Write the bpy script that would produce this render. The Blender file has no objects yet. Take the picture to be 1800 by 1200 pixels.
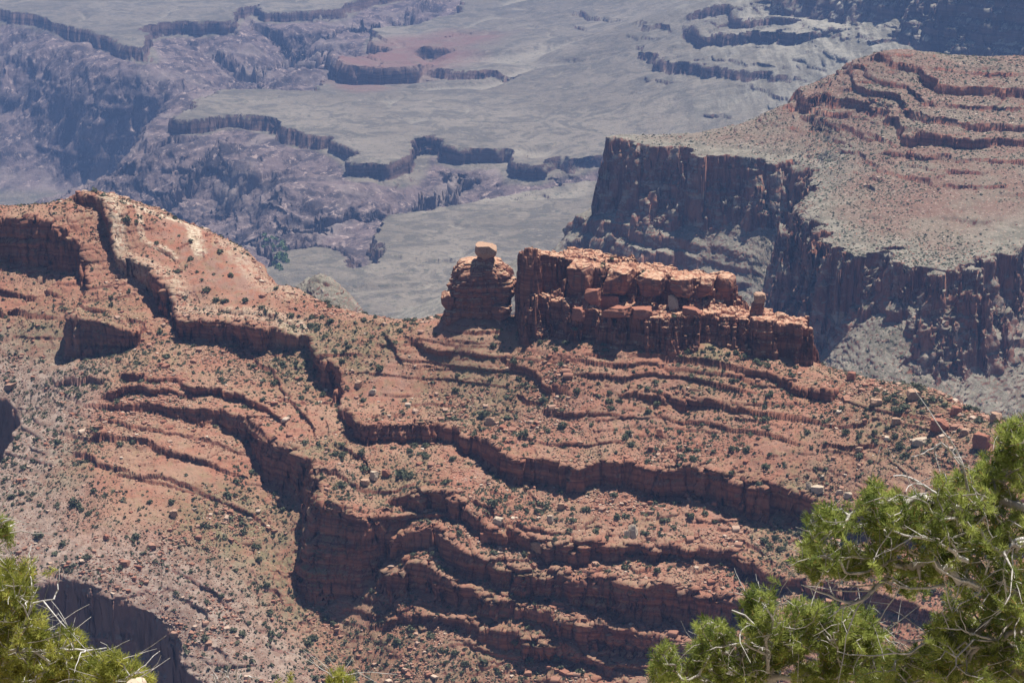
import bpy, bmesh, math, random, time
import numpy as np
from mathutils import Vector
T0 = time.time()
random.seed(7)
RNG = np.random.default_rng(11)
SC = bpy.context.scene
COL = SC.collection

# ------------------------------------------------------------------ camera
FPX, PITCH = 3749.0, math.radians(17.5)          # focal length in pixels of an 1800 px wide frame
CP, SP = math.cos(PITCH), math.sin(PITCH)
cam = bpy.data.cameras.new('camera')
cam.sensor_width = 36.0
cam.lens = 36.0 * FPX / 1800.0
cam.clip_start, cam.clip_end = 0.5, 40000
cam_ob = bpy.data.objects.new('camera', cam)
cam_ob.rotation_euler = (math.pi / 2 - PITCH, 0, 0)
COL.objects.link(cam_ob)
SC.camera = cam_ob

# ------------------------------------------------------------------ sky, sun, exposure
SUN_EL, SUN_AZ = math.radians(69), math.radians(42)      # azimuth to the right of the view direction
world = bpy.data.worlds.new('World'); SC.world = world
world.use_nodes = True
wn = world.node_tree
sky = wn.nodes.new('ShaderNodeTexSky'); sky.sky_type = 'NISHITA'
sky.sun_disc = False; sky.sun_elevation = SUN_EL; sky.sun_rotation = SUN_AZ; sky.altitude = 2100
wn.links.new(sky.outputs[0], wn.nodes['Background'].inputs[0])
wn.nodes['Background'].inputs[1].default_value = 0.05
sun = bpy.data.lights.new('sun', 'SUN'); sun.energy = 5.0; sun.angle = math.radians(0.5)
sun.color = (1.0, 0.955, 0.89)
sun_ob = bpy.data.objects.new('sun', sun); COL.objects.link(sun_ob)
to_sun = Vector((math.sin(SUN_AZ) * math.cos(SUN_EL), math.cos(SUN_AZ) * math.cos(SUN_EL), math.sin(SUN_EL)))
sun_ob.rotation_euler = to_sun.to_track_quat('Z', 'Y').to_euler()
vs = SC.view_settings
vs.view_transform = 'Standard'; vs.look = 'None'; vs.gamma = 1.0; vs.use_curve_mapping = False
vs.exposure = 0.55
SC.cycles.use_denoising = True
SC.cycles.max_bounces = 4; SC.cycles.diffuse_bounces = 2; SC.cycles.volume_bounces = 0

# ------------------------------------------------------------------ numeric helpers
def hsh(ix, iy, seed):
    n = ix.astype(np.int64).astype(np.uint32) * np.uint32(374761393) + iy.astype(np.int64).astype(np.uint32) * np.uint32(668265263) + np.uint32((seed * 1442695041) & 0xffffffff)
    n = (n ^ (n >> np.uint32(13))) * np.uint32(1274126177)
    n = (n ^ (n >> np.uint32(15))) * np.uint32(2246822519)
    return ((n ^ (n >> np.uint32(16))) >> np.uint32(8)).astype(np.float32) / np.float32(1 << 24)

def vn(x, y, seed=0):
    """smooth value noise in -1..1"""
    fx = np.floor(x); fy = np.floor(y)
    tx = (x - fx).astype(np.float32); ty = (y - fy).astype(np.float32)
    tx = tx * tx * tx * (tx * (tx * 6 - 15) + 10); ty = ty * ty * ty * (ty * (ty * 6 - 15) + 10)
    a = hsh(fx, fy, seed); b = hsh(fx + 1, fy, seed); c = hsh(fx, fy + 1, seed); d = hsh(fx + 1, fy + 1, seed)
    return ((a + (b - a) * tx) * (1 - ty) + (c + (d - c) * tx) * ty) * 2 - 1

def fbm(x, y, lam, oct=4, seed=0, gain=0.5, ridged=False):
    out = np.zeros(np.shape(x), np.float32); amp = 1.0; tot = 0.0
    ca, sa = math.cos(0.6), math.sin(0.6)
    x = np.asarray(x, np.float64) / lam; y = np.asarray(y, np.float64) / lam
    for o in range(oct):
        n = vn(x, y, seed + o * 17)
        if ridged: n = 1 - 2 * np.abs(n)
        out += amp * n; tot += amp; amp *= gain
        x, y = (ca * x - sa * y) * 2.03 + 5.7, (sa * x + ca * y) * 2.03 + 1.3
    return out / tot

def cells(x, y, w, seed=0):
    """blocky noise: one random value per jointed block"""
    wx = x + 0.35 * w * vn(x / w / 1.7, y / w / 1.7, seed + 91)
    wy = y + 0.35 * w * vn(x / w / 1.7, y / w / 1.7, seed + 92)
    ca, sa = math.cos(0.5 + seed), math.sin(0.5 + seed)
    return hsh(np.floor((ca * wx - sa * wy) / w), np.floor((sa * wx + ca * wy) / w), seed) * 2 - 1

def sstep(a, b, x):
    t = np.clip((x - a) / (b - a), 0, 1)
    return t * t * (3 - 2 * t)

def ratio(py):
    v = (600 - py) / FPX
    return (-SP + v * CP) / (CP + v * SP)

def at(px, py, Y):
    """the world point seen at a pixel of the photograph, at forward distance Y"""
    v = (600 - py) / FPX; s = Y / (CP + v * SP)
    return np.array(((px - 900) / FPX * s, Y, (-SP + v * CP) * s))

def pix(X, Y, Z):
    dep = Y * CP - Z * SP
    return 900 + FPX * X / dep, 600 - FPX * (Y * SP + Z * CP) / dep

class TPS:
    def __init__(s, pts, smooth=0.0):
        p = np.array(pts, float); s.c = p[:, :2].mean(0); s.k = 1 / p[:, :2].std()
        q = (p[:, :2] - s.c) * s.k; n = len(q)
        r2 = ((q[:, None] - q[None]) ** 2).sum(-1)
        K = np.where(r2 > 0, 0.5 * r2 * np.log(r2 + 1e-12), 0) + smooth * np.eye(n)
        P = np.c_[np.ones(n), q]
        A = np.block([[K, P], [P.T, np.zeros((3, 3))]])
        w = np.linalg.solve(A, np.r_[p[:, 2], 0, 0, 0]); s.q, s.w, s.a = q, w[:n], w[n:]
    def __call__(s, x, y):
        x = (np.asarray(x, float) - s.c[0]) * s.k; y = (np.asarray(y, float) - s.c[1]) * s.k
        o = s.a[0] + s.a[1] * x + s.a[2] * y
        for (qx, qy), w in zip(s.q, s.w):
            r2 = (x - qx) ** 2 + (y - qy) ** 2
            o = o + w * 0.5 * r2 * np.log(r2 + 1e-12)
        return o

class Grid:
    """a field sampled on a regular grid, read back bilinearly"""
    def __init__(s, x0, x1, y0, y1, d, f=None):
        s.x0, s.y0, s.d = x0, y0, d
        s.xs = np.arange(x0, x1 + d, d); s.ys = np.arange(y0, y1 + d, d)
        s.X, s.Y = np.meshgrid(s.xs, s.ys, indexing='ij')
        if f is not None: s.v = f(s.X, s.Y)
    def __call__(s, x, y, v=None):
        v = s.v if v is None else v
        gx = np.clip((x - s.x0) / s.d, 0, len(s.xs) - 1.001); gy = np.clip((y - s.y0) / s.d, 0, len(s.ys) - 1.001)
        i = gx.astype(np.int32); j = gy.astype(np.int32); tx = gx - i; ty = gy - j
        return (v[i, j] * (1 - tx) + v[i + 1, j] * tx) * (1 - ty) + (v[i, j + 1] * (1 - tx) + v[i + 1, j + 1] * tx) * ty

def hit(base, px, py, y0, y1, step=1.0):
    """first crossing of a pixel's ray with a height function -> X, Y, Z"""
    Y = np.arange(y0, y1, step); v = (600 - py) / FPX
    X = Y * ((px - 900) / FPX) / (CP + v * SP)
    g = Y * ratio(py) - base(X, Y)
    k = np.nonzero(g <= 0)[0]
    k = k[0] if len(k) else len(Y) - 1
    if k > 0:
        t = g[k - 1] / (g[k - 1] - g[k] + 1e-9); t = min(max(t, 0), 1)
        Yh = Y[k - 1] + t * step
    else: Yh = Y[0]
    return at(px, py, Yh)

def smooth_line(P, sp):
    """Catmull-Rom resample of an (n, k) polyline at about sp metres"""
    P = np.asarray(P, float)
    if len(P) < 3: P = np.array([P[0], (P[0] + P[-1]) / 2, P[-1]])
    Q = np.vstack([2 * P[0] - P[1], P, 2 * P[-1] - P[-2]]); out = []
    for i in range(1, len(Q) - 2):
        p0, p1, p2, p3 = Q[i - 1], Q[i], Q[i + 1], Q[i + 2]
        n = max(2, int(np.linalg.norm((p2 - p1)[:2]) / sp))
        t = np.linspace(0, 1, n, endpoint=False)[:, None]
        c = 0.5 * ((2 * p1) + (p2 - p0) * t + (2 * p0 - 5 * p1 + 4 * p2 - p3) * t ** 2 + (3 * p1 - p0 - 3 * p2 + p3) * t ** 3)
        lin = p1 + (p2 - p1) * t
        out.append(0.5 * c + 0.5 * lin)
    out.append(P[-1][None])
    return np.vstack(out)

def signed(line, X, Y, closed=False):
    """signed distance (left of travel positive) and interpolated third column"""
    L = np.vstack([line, line[:1]]) if closed else line
    d = L[1:, :2] - L[:-1, :2]; ln = np.hypot(d[:, 0], d[:, 1]) + 1e-9
    nrm = np.c_[-d[:, 1], d[:, 0]] / ln[:, None]
    vnm = np.zeros((len(L), 2)); vnm[:-1] += nrm; vnm[1:] += nrm
    if closed: vnm[0] += nrm[-1]; vnm[-1] = vnm[0]
    vnm /= np.linalg.norm(vnm, axis=1)[:, None] + 1e-9
    best = np.full(X.shape, 1e18); sg = np.zeros(X.shape); hv = np.zeros(X.shape)
    for k in range(len(d)):
        ax = X - L[k, 0]; ay = Y - L[k, 1]
        t = np.clip((ax * d[k, 0] + ay * d[k, 1]) / ln[k] ** 2, 0, 1)
        qx = ax - t * d[k, 0]; qy = ay - t * d[k, 1]
        d2 = qx * qx + qy * qy; m = d2 < best
        nx = vnm[k, 0] * (1 - t) + vnm[k + 1, 0] * t; ny = vnm[k, 1] * (1 - t) + vnm[k + 1, 1] * t
        best = np.where(m, d2, best); sg = np.where(m, np.where(qx * nx + qy * ny >= 0, 1.0, -1.0), sg)
        if L.shape[1] > 2: hv = np.where(m, L[k, 2] * (1 - t) + L[k + 1, 2] * t, hv)
    return sg * np.sqrt(best), hv

def stair(t, n, k=0.85):
    """monotone 0..1 staircase: n risers with small treads"""
    t = np.clip(t, 0, 1)
    return np.clip(t - k * np.sin(2 * np.pi * n * t) / (2 * np.pi * n), 0, 1)

class Ledges:
    """rock ledges traced along contour lines: each lifts the bench above it and lowers the foot below"""
    def __init__(s, base, traces, y0, y1, d, Lk=1.3, L0=2.0, step=1.0, run=0.22, riser=3.0):
        s.riser = riser; s.Lmax = 42 if d < 3 else 1e9
        s.items = []; s.run = run; s.Lk, s.L0 = Lk, L0
        for tr in traces:
            pts = []
            rn = run
            if isinstance(tr, tuple): rn, tr = tr
            for x, y, h in tr:
                w = hit(base, x, y + h / 2, y0, y1, step)
                pts.append((w[0], w[1], h * w[1] / FPX * 1.1))
            pts = np.array(pts)
            e0 = 2 * pts[0] - pts[1]; e1 = 2 * pts[-1] - pts[-2]     # run out to nothing at both ends
            def clip(e, p):
                v = e - p; n = np.hypot(v[0], v[1]) + 1e-6; e = p + v * min(1, (4 * d) / n); e[2] = 0; return e
            pts = np.vstack([clip(e0, pts[0])[None], pts, clip(e1, pts[-1])[None]])
            line = smooth_line(pts, 2 * d); line[:, 2] = np.maximum(line[:, 2], 0)
            hm = line[:, 2].max(); mg = 4 * (Lk * hm + L0) + 4 * d
            g = Grid(line[:, 0].min() - mg, line[:, 0].max() + mg, line[:, 1].min() - mg, line[:, 1].max() + mg, d)
            sd, h = signed(line, g.X, g.Y)
            if h.max() > 35 and d < 3:                              # keep big walls from throwing creases across the slope
                for _ in range(3):
                    for ax in (0, 1):
                        n_ = 7; p = np.pad(h, [(n_, n_ + 1) if a == ax else (0, 0) for a in (0, 1)], mode='edge'); cs = np.cumsum(p, ax)
                        h = (np.take(cs, np.arange(2 * n_ + 1, cs.shape[ax]), ax) - np.take(cs, np.arange(0, cs.shape[ax] - 2 * n_ - 1), ax)) / (2 * n_ + 1)
            s.items.append((g, sd, h, rn))
    def add(s, X, Y, jx, jy, js, over=False):
        z = np.zeros(X.shape)
        XW = X + jx; YW = Y + jy
        cl = np.zeros(X.shape, np.float32)
        for g, sd, h, rn in s.items:
            m = (XW > g.xs[0]) & (XW < g.xs[-1]) & (YW > g.ys[0]) & (YW < g.ys[-1])
            if not m.any(): continue
            a, b = XW[m], YW[m]
            S = g(a, b, sd); H = g(a, b, h)
            S = S + js[m] * np.minimum(1, H / 9)
            L = np.minimum(s.Lk * H + s.L0, s.Lmax); w = rn * H + 0.35
            f = stair(S / w + 0.5, np.maximum(1, np.round(H / s.riser)), 0.88)
            amp = np.exp(-np.maximum(np.abs(S) - w / 2, 0) / L)
            dz = H * (f - 0.5) * amp
            if over: dz = np.minimum(H, 11) * (f - 0.35) * (np.abs(S) < 0.5 * w + 0.05)
            z[m] += dz
        return z

def sheet(name, H, u0, u1, nc, Yf, nr, mat, rough=None, attrs=None, keep=None, kind='structure', Hw=None):
    """build a height function as one dense mesh: columns fan out from the rim, rows follow the surface"""
    u = np.linspace(u0, u1, nc)
    X = u[:, None] * Yf[None]; Y = np.repeat(Yf[None], nc, 0)
    Z = H(X, Y)
    def weight(Z):
        return np.abs(np.diff(np.arctan2(-Z, Y), axis=1)) + 0.22 * np.sqrt(np.diff(X, axis=1) ** 2 + np.diff(Y, axis=1) ** 2 + np.diff(Z, axis=1) ** 2) / Y[:, 1:]
    w = weight(Z)
    if Hw is not None: w = 0.42 * w + 0.58 * weight(Hw(X, Y))
    # rows follow a smoothed arc length, so that neighbouring columns stay in step
    def blur(a, r, ax):
        a = np.moveaxis(a, ax, 0); p = np.concatenate([np.repeat(a[:1], r, 0), a, np.repeat(a[-1:], r + 1, 0)])
        cs = np.cumsum(p, 0); return np.moveaxis((cs[2 * r + 1:] - cs[:-2 * r - 1])[:len(a)] / (2 * r + 1), 0, ax)
    for _ in range(3): w = blur(w, 14, 0)
    w = blur(w, 2, 1)
    c = np.concatenate([np.zeros((nc, 1)), np.cumsum(w, 1)], 1)
    c = c / c[:, -1:]
    c = blur(blur(c, 16, 0), 16, 0)
    YR = np.empty((nc, nr)); ZR = np.empty((nc, nr)); q = np.linspace(0, 1, nr)
    for i in range(nc):
        k = q * c[i, -1]
        YR[i] = np.interp(k, c[i], Y[i]); ZR[i] = np.interp(k, c[i], Z[i])
    P = np.stack([u[:, None] * YR, YR, ZR], -1)
    N = grid_normals(P)
    if rough is not None: P = rough(P, N)
    idx = np.arange(nc * nr).reshape(nc, nr)
    F = np.stack([idx[:-1, :-1], idx[1:, :-1], idx[1:, 1:], idx[:-1, 1:]], -1).reshape(-1, 4)
    V = P.reshape(-1, 3)
    A = attrs(V[:, 0], V[:, 1], V[:, 2]) if attrs else {}
    if keep is not None:
        kv = keep(V[:, 0], V[:, 1], V[:, 2]); F = F[kv[F].any(1)]
        used = np.unique(F); remap = np.full(len(V), -1); remap[used] = np.arange(len(used))
        V = V[used]; F = remap[F]; A = {k: v[used] for k, v in A.items()}
    ob = mesh_ob(name, V, F, mat, A)
    if kind: ob['kind'] = kind
    print('sheet', name, len(V), round(time.time() - T0, 1))
    return ob

def grid_normals(P):
    dx = np.gradient(P, axis=0); dy = np.gradient(P, axis=1)
    n = np.cross(dx, dy); n /= np.linalg.norm(n, axis=-1, keepdims=True) + 1e-12
    return n

def mesh_data(name, V, F, attrs=None):
    V = np.asarray(V, np.float32); me = bpy.data.meshes.new(name)
    F = np.asarray(F); k = F.shape[1]
    me.vertices.add(len(V)); me.vertices.foreach_set('co', V.ravel())
    me.loops.add(F.size); me.loops.foreach_set('vertex_index', F.ravel().astype(np.int32))
    me.polygons.add(len(F)); me.polygons.foreach_set('loop_start', np.arange(0, F.size, k, dtype=np.int32))
    try: me.polygons.foreach_set('loop_total', np.full(len(F), k, np.int32))
    except Exception: pass
    for nm, v in (attrs or {}).items():
        a = me.attributes.new(nm, 'FLOAT', 'POINT'); a.data.foreach_set('value', np.asarray(v, np.float32))
    me.update(calc_edges=True)
    return me

def mesh_ob(name, V, F, mat, attrs=None, parent=None):
    me = mesh_data(name, V, F, attrs); me.materials.append(mat)
    ob = bpy.data.objects.new(name, me); COL.objects.link(ob)
    if parent: ob.parent = parent
    return ob

def tag(o, label=None, cat=None, group=None, kind=None):
    if label: o['label'] = label
    if cat: o['category'] = cat
    if group: o['group'] = group
    if kind: o['kind'] = kind
    return o

def empty(name, loc=(0, 0, 0), rz=0.0):
    o = bpy.data.objects.new(name, None); COL.objects.link(o)
    o.location = loc; o.rotation_euler = (0, 0, rz); return o

# ------------------------------------------------------------------ materials
class M:
    """small node-graph builder"""
    def __init__(s, name, rough=0.95):
        s.m = bpy.data.materials.new(name); s.m.use_nodes = True; s.t = s.m.node_tree
        s.b = s.t.nodes['Principled BSDF']; s.b.inputs['Roughness'].default_value = rough
        s.b.inputs['Specular IOR Level'].default_value = 0.15
        s.co = s.t.nodes.new('ShaderNodeTexCoord').outputs['Object']
        s._n = None
    def put(s, sock, v):
        if isinstance(v, bpy.types.NodeSocket): s.t.links.new(v, sock)
        elif isinstance(v, (tuple, list)) and len(v) == 3 and sock.type == 'RGBA': sock.default_value = (*v, 1)
        else: sock.default_value = v
    def mix(s, f, a, b, mode='MIX'):
        n = s.t.nodes.new('ShaderNodeMix'); n.data_type = 'RGBA'; n.blend_type = mode; n.clamp_factor = True
        s.put(n.inputs[0], f); s.put(n.inputs[6], a); s.put(n.inputs[7], b); return n.outputs[2]
    def math(s, op, a, b=0.0, c=None):
        n = s.t.nodes.new('ShaderNodeMath'); n.operation = op
        s.put(n.inputs[0], a); s.put(n.inputs[1], b)
        if c is not None: s.put(n.inputs[2], c)
        return n.outputs[0]
    def ramp(s, v, lo, hi, a=0.0, b=1.0):
        n = s.t.nodes.new('ShaderNodeMapRange'); n.interpolation_type = 'SMOOTHSTEP'
        s.put(n.inputs[0], v); n.inputs[1].default_value = lo; n.inputs[2].default_value = hi
        n.inputs[3].default_value = a; n.inputs[4].default_value = b; return n.outputs[0]
    def noise(s, lam, det=3.0, rough=0.55, stretch=None, dist=0.0):
        n = s.t.nodes.new('ShaderNodeTexNoise'); co = s.co
        if stretch:
            k = s.t.nodes.new('ShaderNodeVectorMath'); k.operation = 'MULTIPLY'
            s.put(k.inputs[0], co); k.inputs[1].default_value = stretch; co = k.outputs[0]
        s.put(n.inputs['Vector'], co); n.inputs['Scale'].default_value = 1.0 / lam
        n.inputs['Detail'].default_value = det; n.inputs['Roughness'].default_value = rough
        n.inputs['Distortion'].default_value = dist
        return n.outputs[0]
    def voro(s, lam, out='Distance', rand=1.0):
        n = s.t.nodes.new('ShaderNodeTexVoronoi'); s.put(n.inputs['Vector'], s.co)
        n.inputs['Scale'].default_value = 1.0 / lam; n.inputs['Randomness'].default_value = rand
        return n.outputs[out]
    def attr(s, name):
        n = s.t.nodes.new('ShaderNodeAttribute'); n.attribute_name = name; return n.outputs['Fac']
    def slope(s):
        n = s.t.nodes.new('ShaderNodeNewGeometry'); x = s.t.nodes.new('ShaderNodeSeparateXYZ')
        s.put(x.inputs[0], n.outputs['True Normal']); return s.math('ABSOLUTE', x.outputs[2])
    def bump(s, h, strength, dist):
        n = s.t.nodes.new('ShaderNodeBump'); s.put(n.inputs['Height'], h)
        n.inputs['Strength'].default_value = strength; n.inputs['Distance'].default_value = dist
        s.t.links.new(n.outputs[0], s.b.inputs['Normal'])
    def sepx(s, sock):
        x = s.t.nodes.new('ShaderNodeSeparateXYZ'); s.put(x.inputs[0], sock); return x.outputs
    def done(s, col):
        s.put(s.b.inputs['Base Color'], col); return s.m

def red_rock_colour(k, dark=(0.15, 0.058, 0.042), mid=(0.34, 0.145, 0.09), pale=(0.46, 0.27, 0.18), scale=1.0):
    """banded red sandstone: colour changes bed by bed with height, streaked down the face"""
    band = k.noise(2.2 * scale, 4, 0.65, stretch=(0.06, 0.06, 1.0))
    c = k.mix(k.ramp(band, 0.36, 0.62), dark, mid)
    c = k.mix(k.math('MULTIPLY', k.ramp(k.noise(1.1 * scale, 3, 0.6, stretch=(0.1, 0.1, 1.0)), 0.58, 0.72), 0.6), c, pale)
    st = k.noise(1.8 * scale, 3, 0.6, stretch=(1.0, 1.0, 0.08))
    c = k.mix(k.math('MULTIPLY', k.ramp(st, 0.50, 0.64), 0.6), c, (0.085, 0.055, 0.05))
    return c

def mat_ridge():
    k = M('red_ridge_slope')
    red, tan = (0.30, 0.135, 0.088), (0.315, 0.188, 0.126)
    soil = k.mix(k.ramp(k.noise(24, 5, 0.65), 0.40, 0.62), red, tan)
    soil = k.mix(k.attr('bare'), soil, k.mix(k.ramp(k.noise(8, 5, 0.7), 0.4, 0.6), (0.32, 0.14, 0.09), (0.29, 0.17, 0.125)))
    soil = k.mix(k.math('MULTIPLY', k.ramp(k.noise(7, 4, 0.7), 0.48, 0.66), 0.5), soil, (0.24, 0.18, 0.10))     # dry grass
    soil = k.mix(k.math('MULTIPLY', k.attr('green'), k.ramp(k.noise(5, 4, 0.7), 0.35, 0.62)), soil, (0.17, 0.16, 0.085))
    soil = k.mix(k.attr('grey'), soil, k.mix(k.ramp(k.noise(5, 4, 0.6), 0.4, 0.6), (0.22, 0.148, 0.115), (0.335, 0.255, 0.205)))
    peb = k.ramp(k.noise(0.9, 3, 0.7), 0.56, 0.66)
    dens = k.math('MULTIPLY', k.ramp(k.noise(14, 4, 0.6), 0.34, 0.62, 0.25, 0.95), k.math('SUBTRACT', 1.0, k.math('MULTIPLY', k.attr('bare'), 0.75)))
    stone = k.mix(k.ramp(k.noise(1.7, 2), 0.4, 0.6), (0.43, 0.29, 0.195), (0.25, 0.155, 0.105))
    soil = k.mix(k.math('MULTIPLY', peb, dens), soil, stone)
    dark = k.ramp(k.noise(1.3, 3, 0.7, stretch=(1, 1, 1.7)), 0.60, 0.70)
    soil = k.mix(k.math('MULTIPLY', dark, 0.55), soil, (0.125, 0.09, 0.055))
    rock = red_rock_colour(k)
    rock = k.mix(k.attr('grey'), rock, k.mix(k.noise(6, 4, 0.6, stretch=(1, 1, 0.2)), (0.27, 0.12, 0.09), (0.38, 0.24, 0.19)))
    steep = k.ramp(k.slope(), 0.42, 0.72, 1.0, 0.0)
    c = k.mix(steep, soil, rock)
    pale = k.mix(k.ramp(k.noise(2, 4, 0.7), 0.42, 0.6), (0.40, 0.29, 0.20), (0.60, 0.50, 0.37))
    c = k.mix(k.math('MULTIPLY', k.attr('pale'), k.ramp(k.noise(3.5, 4, 0.7), 0.36, 0.52)), c, pale)
    k.bump(k.noise(1.2, 4, 0.7), 0.7, 0.6)
    return k.done(c)

def mat_butte():
    k = M('red_sandstone')
    rock = red_rock_colour(k, (0.16, 0.062, 0.044), (0.31, 0.135, 0.085), (0.46, 0.26, 0.17))
    top = k.mix(k.ramp(k.noise(2.5, 4, 0.7), 0.4, 0.6), (0.55, 0.36, 0.24), (0.38, 0.18, 0.11))
    top = k.mix(k.ramp(k.noise(3.3, 3, 0.7), 0.60, 0.68), top, (0.14, 0.13, 0.07))
    c = k.mix(k.ramp(k.slope(), 0.55, 0.85), rock, top)
    k.bump(k.noise(0.8, 4, 0.7), 0.8, 0.4)
    return k.done(c)

def mat_mesa():
    k = M('mesa_rock')
    soil = k.mix(k.ramp(k.noise(60, 6, 0.7), 0.40, 0.62), (0.185, 0.112, 0.08), (0.19, 0.15, 0.108))
    grey = k.mix(k.ramp(k.noise(20, 5, 0.65), 0.4, 0.6), (0.15, 0.135, 0.10), (0.245, 0.22, 0.17))
    soil = k.mix(k.attr('grey'), soil, grey)
    soil = k.mix(k.math('MULTIPLY', k.ramp(k.noise(3, 4, 0.7), 0.54, 0.66), 0.75), soil, (0.40, 0.30, 0.24))
    soil = k.mix(k.math('MULTIPLY', k.ramp(k.noise(4, 4, 0.75), 0.55, 0.66), 0.7), soil, (0.11, 0.105, 0.065))
    st = k.noise(9, 5, 0.65, stretch=(1, 1, 0.15))
    wall = k.mix(k.ramp(st, 0.38, 0.62), (0.15, 0.07, 0.05), (0.30, 0.14, 0.09))
    wall = k.mix(k.ramp(k.noise(12, 5, 0.7, stretch=(0.5, 0.5, 1.0)), 0.50, 0.66), wall, (0.33, 0.29, 0.24))
    red = red_rock_colour(k, scale=2.0)
    rock = k.mix(k.attr('redwall'), red, wall)
    c = k.mix(k.ramp(k.slope(), 0.45, 0.75, 1.0, 0.0), soil, rock)
    k.bump(k.noise(3, 4, 0.7), 0.7, 1.6)
    return k.done(c)

def mat_far():
    k = M('canyon_rock')
    ton = k.mix(k.ramp(k.noise(420, 6, 0.6), 0.38, 0.62), (0.165, 0.138, 0.103), (0.225, 0.19, 0.145))
    ton = k.mix(k.math('MULTIPLY', k.ramp(k.noise(80, 8, 0.75, dist=1.2), 0.47, 0.56), 0.75), ton, (0.10, 0.09, 0.07))
    ton = k.mix(k.math('MULTIPLY', k.ramp(k.noise(24, 5, 0.8), 0.55, 0.63), 0.5), ton, (0.30, 0.25, 0.19))
    ton = k.mix(k.math('MULTIPLY', k.attr('wash'), 0.75), ton, (0.30, 0.26, 0.20))
    ton = k.mix(k.math('MULTIPLY', k.ramp(k.noise(11, 3, 0.7), 0.56, 0.66), 0.75), ton, (0.085, 0.09, 0.06))
    slope = k.mix(k.ramp(k.noise(34, 6, 0.75, stretch=(1, 0.13, 0.4)), 0.42, 0.58), (0.155, 0.14, 0.105), (0.33, 0.30, 0.235))
    ton = k.mix(k.attr('pale'), ton, slope)
    ton = k.mix(k.math('MULTIPLY', k.attr('red'), k.ramp(k.noise(60, 5, 0.7), 0.3, 0.6, 0.35, 0.9)), ton, (0.20, 0.105, 0.085))
    schist = k.mix(k.ramp(k.noise(50, 7, 0.75, stretch=(1, 1, 0.5)), 0.44, 0.56), (0.065, 0.05, 0.05), (0.17, 0.125, 0.115))
    schist = k.mix(k.ramp(k.noise(22, 6, 0.8, stretch=(1, 1, 0.35)), 0.54, 0.64), schist, (0.40, 0.30, 0.26))
    schist = k.mix(k.ramp(k.noise(210, 4, 0.6), 0.50, 0.68), schist, (0.24, 0.19, 0.165))
    c = k.mix(k.attr('gorge'), ton, schist)
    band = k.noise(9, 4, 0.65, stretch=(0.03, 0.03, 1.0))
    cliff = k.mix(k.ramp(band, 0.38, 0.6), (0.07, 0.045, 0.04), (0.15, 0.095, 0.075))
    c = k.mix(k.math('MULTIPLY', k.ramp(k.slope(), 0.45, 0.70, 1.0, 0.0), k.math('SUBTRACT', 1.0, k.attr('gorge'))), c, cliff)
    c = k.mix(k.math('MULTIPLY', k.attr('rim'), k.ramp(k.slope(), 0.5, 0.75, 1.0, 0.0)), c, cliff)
    k.bump(k.noise(14, 5, 0.7), 0.8, 7.0)
    return k.done(c)

MAT_RIDGE, MAT_BUTTE, MAT_MESA, MAT_FAR = mat_ridge(), mat_butte(), mat_mesa(), mat_far()

# ================================================================== THE NEAR RIDGE
crest = [(-150, 392, 1240), (0, 384, 1240), (100, 378, 1250), (150, 356, 1255), (200, 354, 1258), (300, 386, 1255), (430, 441, 1225), (520, 508, 1175), (560, 543, 1150),
         (620, 557, 1137), (700, 560, 1130), (780, 556, 1118), (1500, 663, 1025), (1580, 678, 1008), (1650, 693, 990), (1740, 735, 965), (1800, 748, 945), (1900, 790, 915), (2100, 850, 870)]
face = [(0, 500, 1200), (0, 600, 1160), (50, 700, 1115), (100, 600, 1150), (200, 520, 1187), (220, 620, 1130), (300, 480, 1205), (330, 420, 1232), (400, 500, 1190), (420, 600, 1135), (300, 750, 1062), (300, 850, 1022), (150, 800, 1050),
        (100, 900, 1010), (50, 970, 985), (150, 1020, 950), (310, 1100, 935), (400, 1000, 962), (400, 1100, 930), (370, 1190, 905), (600, 1200, 910), (480, 800, 1040), (480, 900, 1003), (540, 700, 1085), (500, 650, 1110),
        (650, 650, 1092), (650, 750, 1045), (600, 830, 1012), (600, 965, 972), (620, 1090, 945), (760, 850, 998), (800, 660, 1075), (900, 700, 1052), (900, 800, 1010), (900, 900, 972), (850, 1000, 948), (800, 1120, 925), (900, 1200, 910),
        (1000, 1100, 925), (1100, 1000, 945), (1200, 700, 1030), (1200, 800, 998), (1200, 900, 965), (1200, 1000, 938), (1200, 1100, 915), (1200, 1200, 893), (1400, 720, 1005), (1300, 870, 968), (1350, 950, 940), (1400, 800, 975), (1500, 740, 985), (1500, 900, 935), (1450, 1050, 890), (1500, 1200, 850),
        (1600, 850, 925), (1800, 900, 890), (1800, 1200, 800), (1650, 760, 960), (2000, 1000, 830),
        (850, 564, 1097), (785, 563, 1102), (820, 572, 1092), (930, 590, 1085), (1010, 606, 1066), (1100, 634, 1048), (1250, 634, 1040), (1400, 668, 1026), (1460, 674, 1018)]
pts = [at(*p) for p in crest + face]
for p in crest:
    w = at(*p); pts += [w + (0, 70, -50), w + (0, 200, -190)]
for p in [(920, 560, 1108), (1100, 590, 1090), (1300, 600, 1070), (1400, 625, 1050)]:
    w = at(*p); pts += [w, w + (0, 60, -45), w + (0, 190, -190)]
tps = TPS(pts, 1e-4)
NB = Grid(-520, 520, 640, 1480, 4, tps)
near_base = lambda x, y: NB(x, y)

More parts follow.
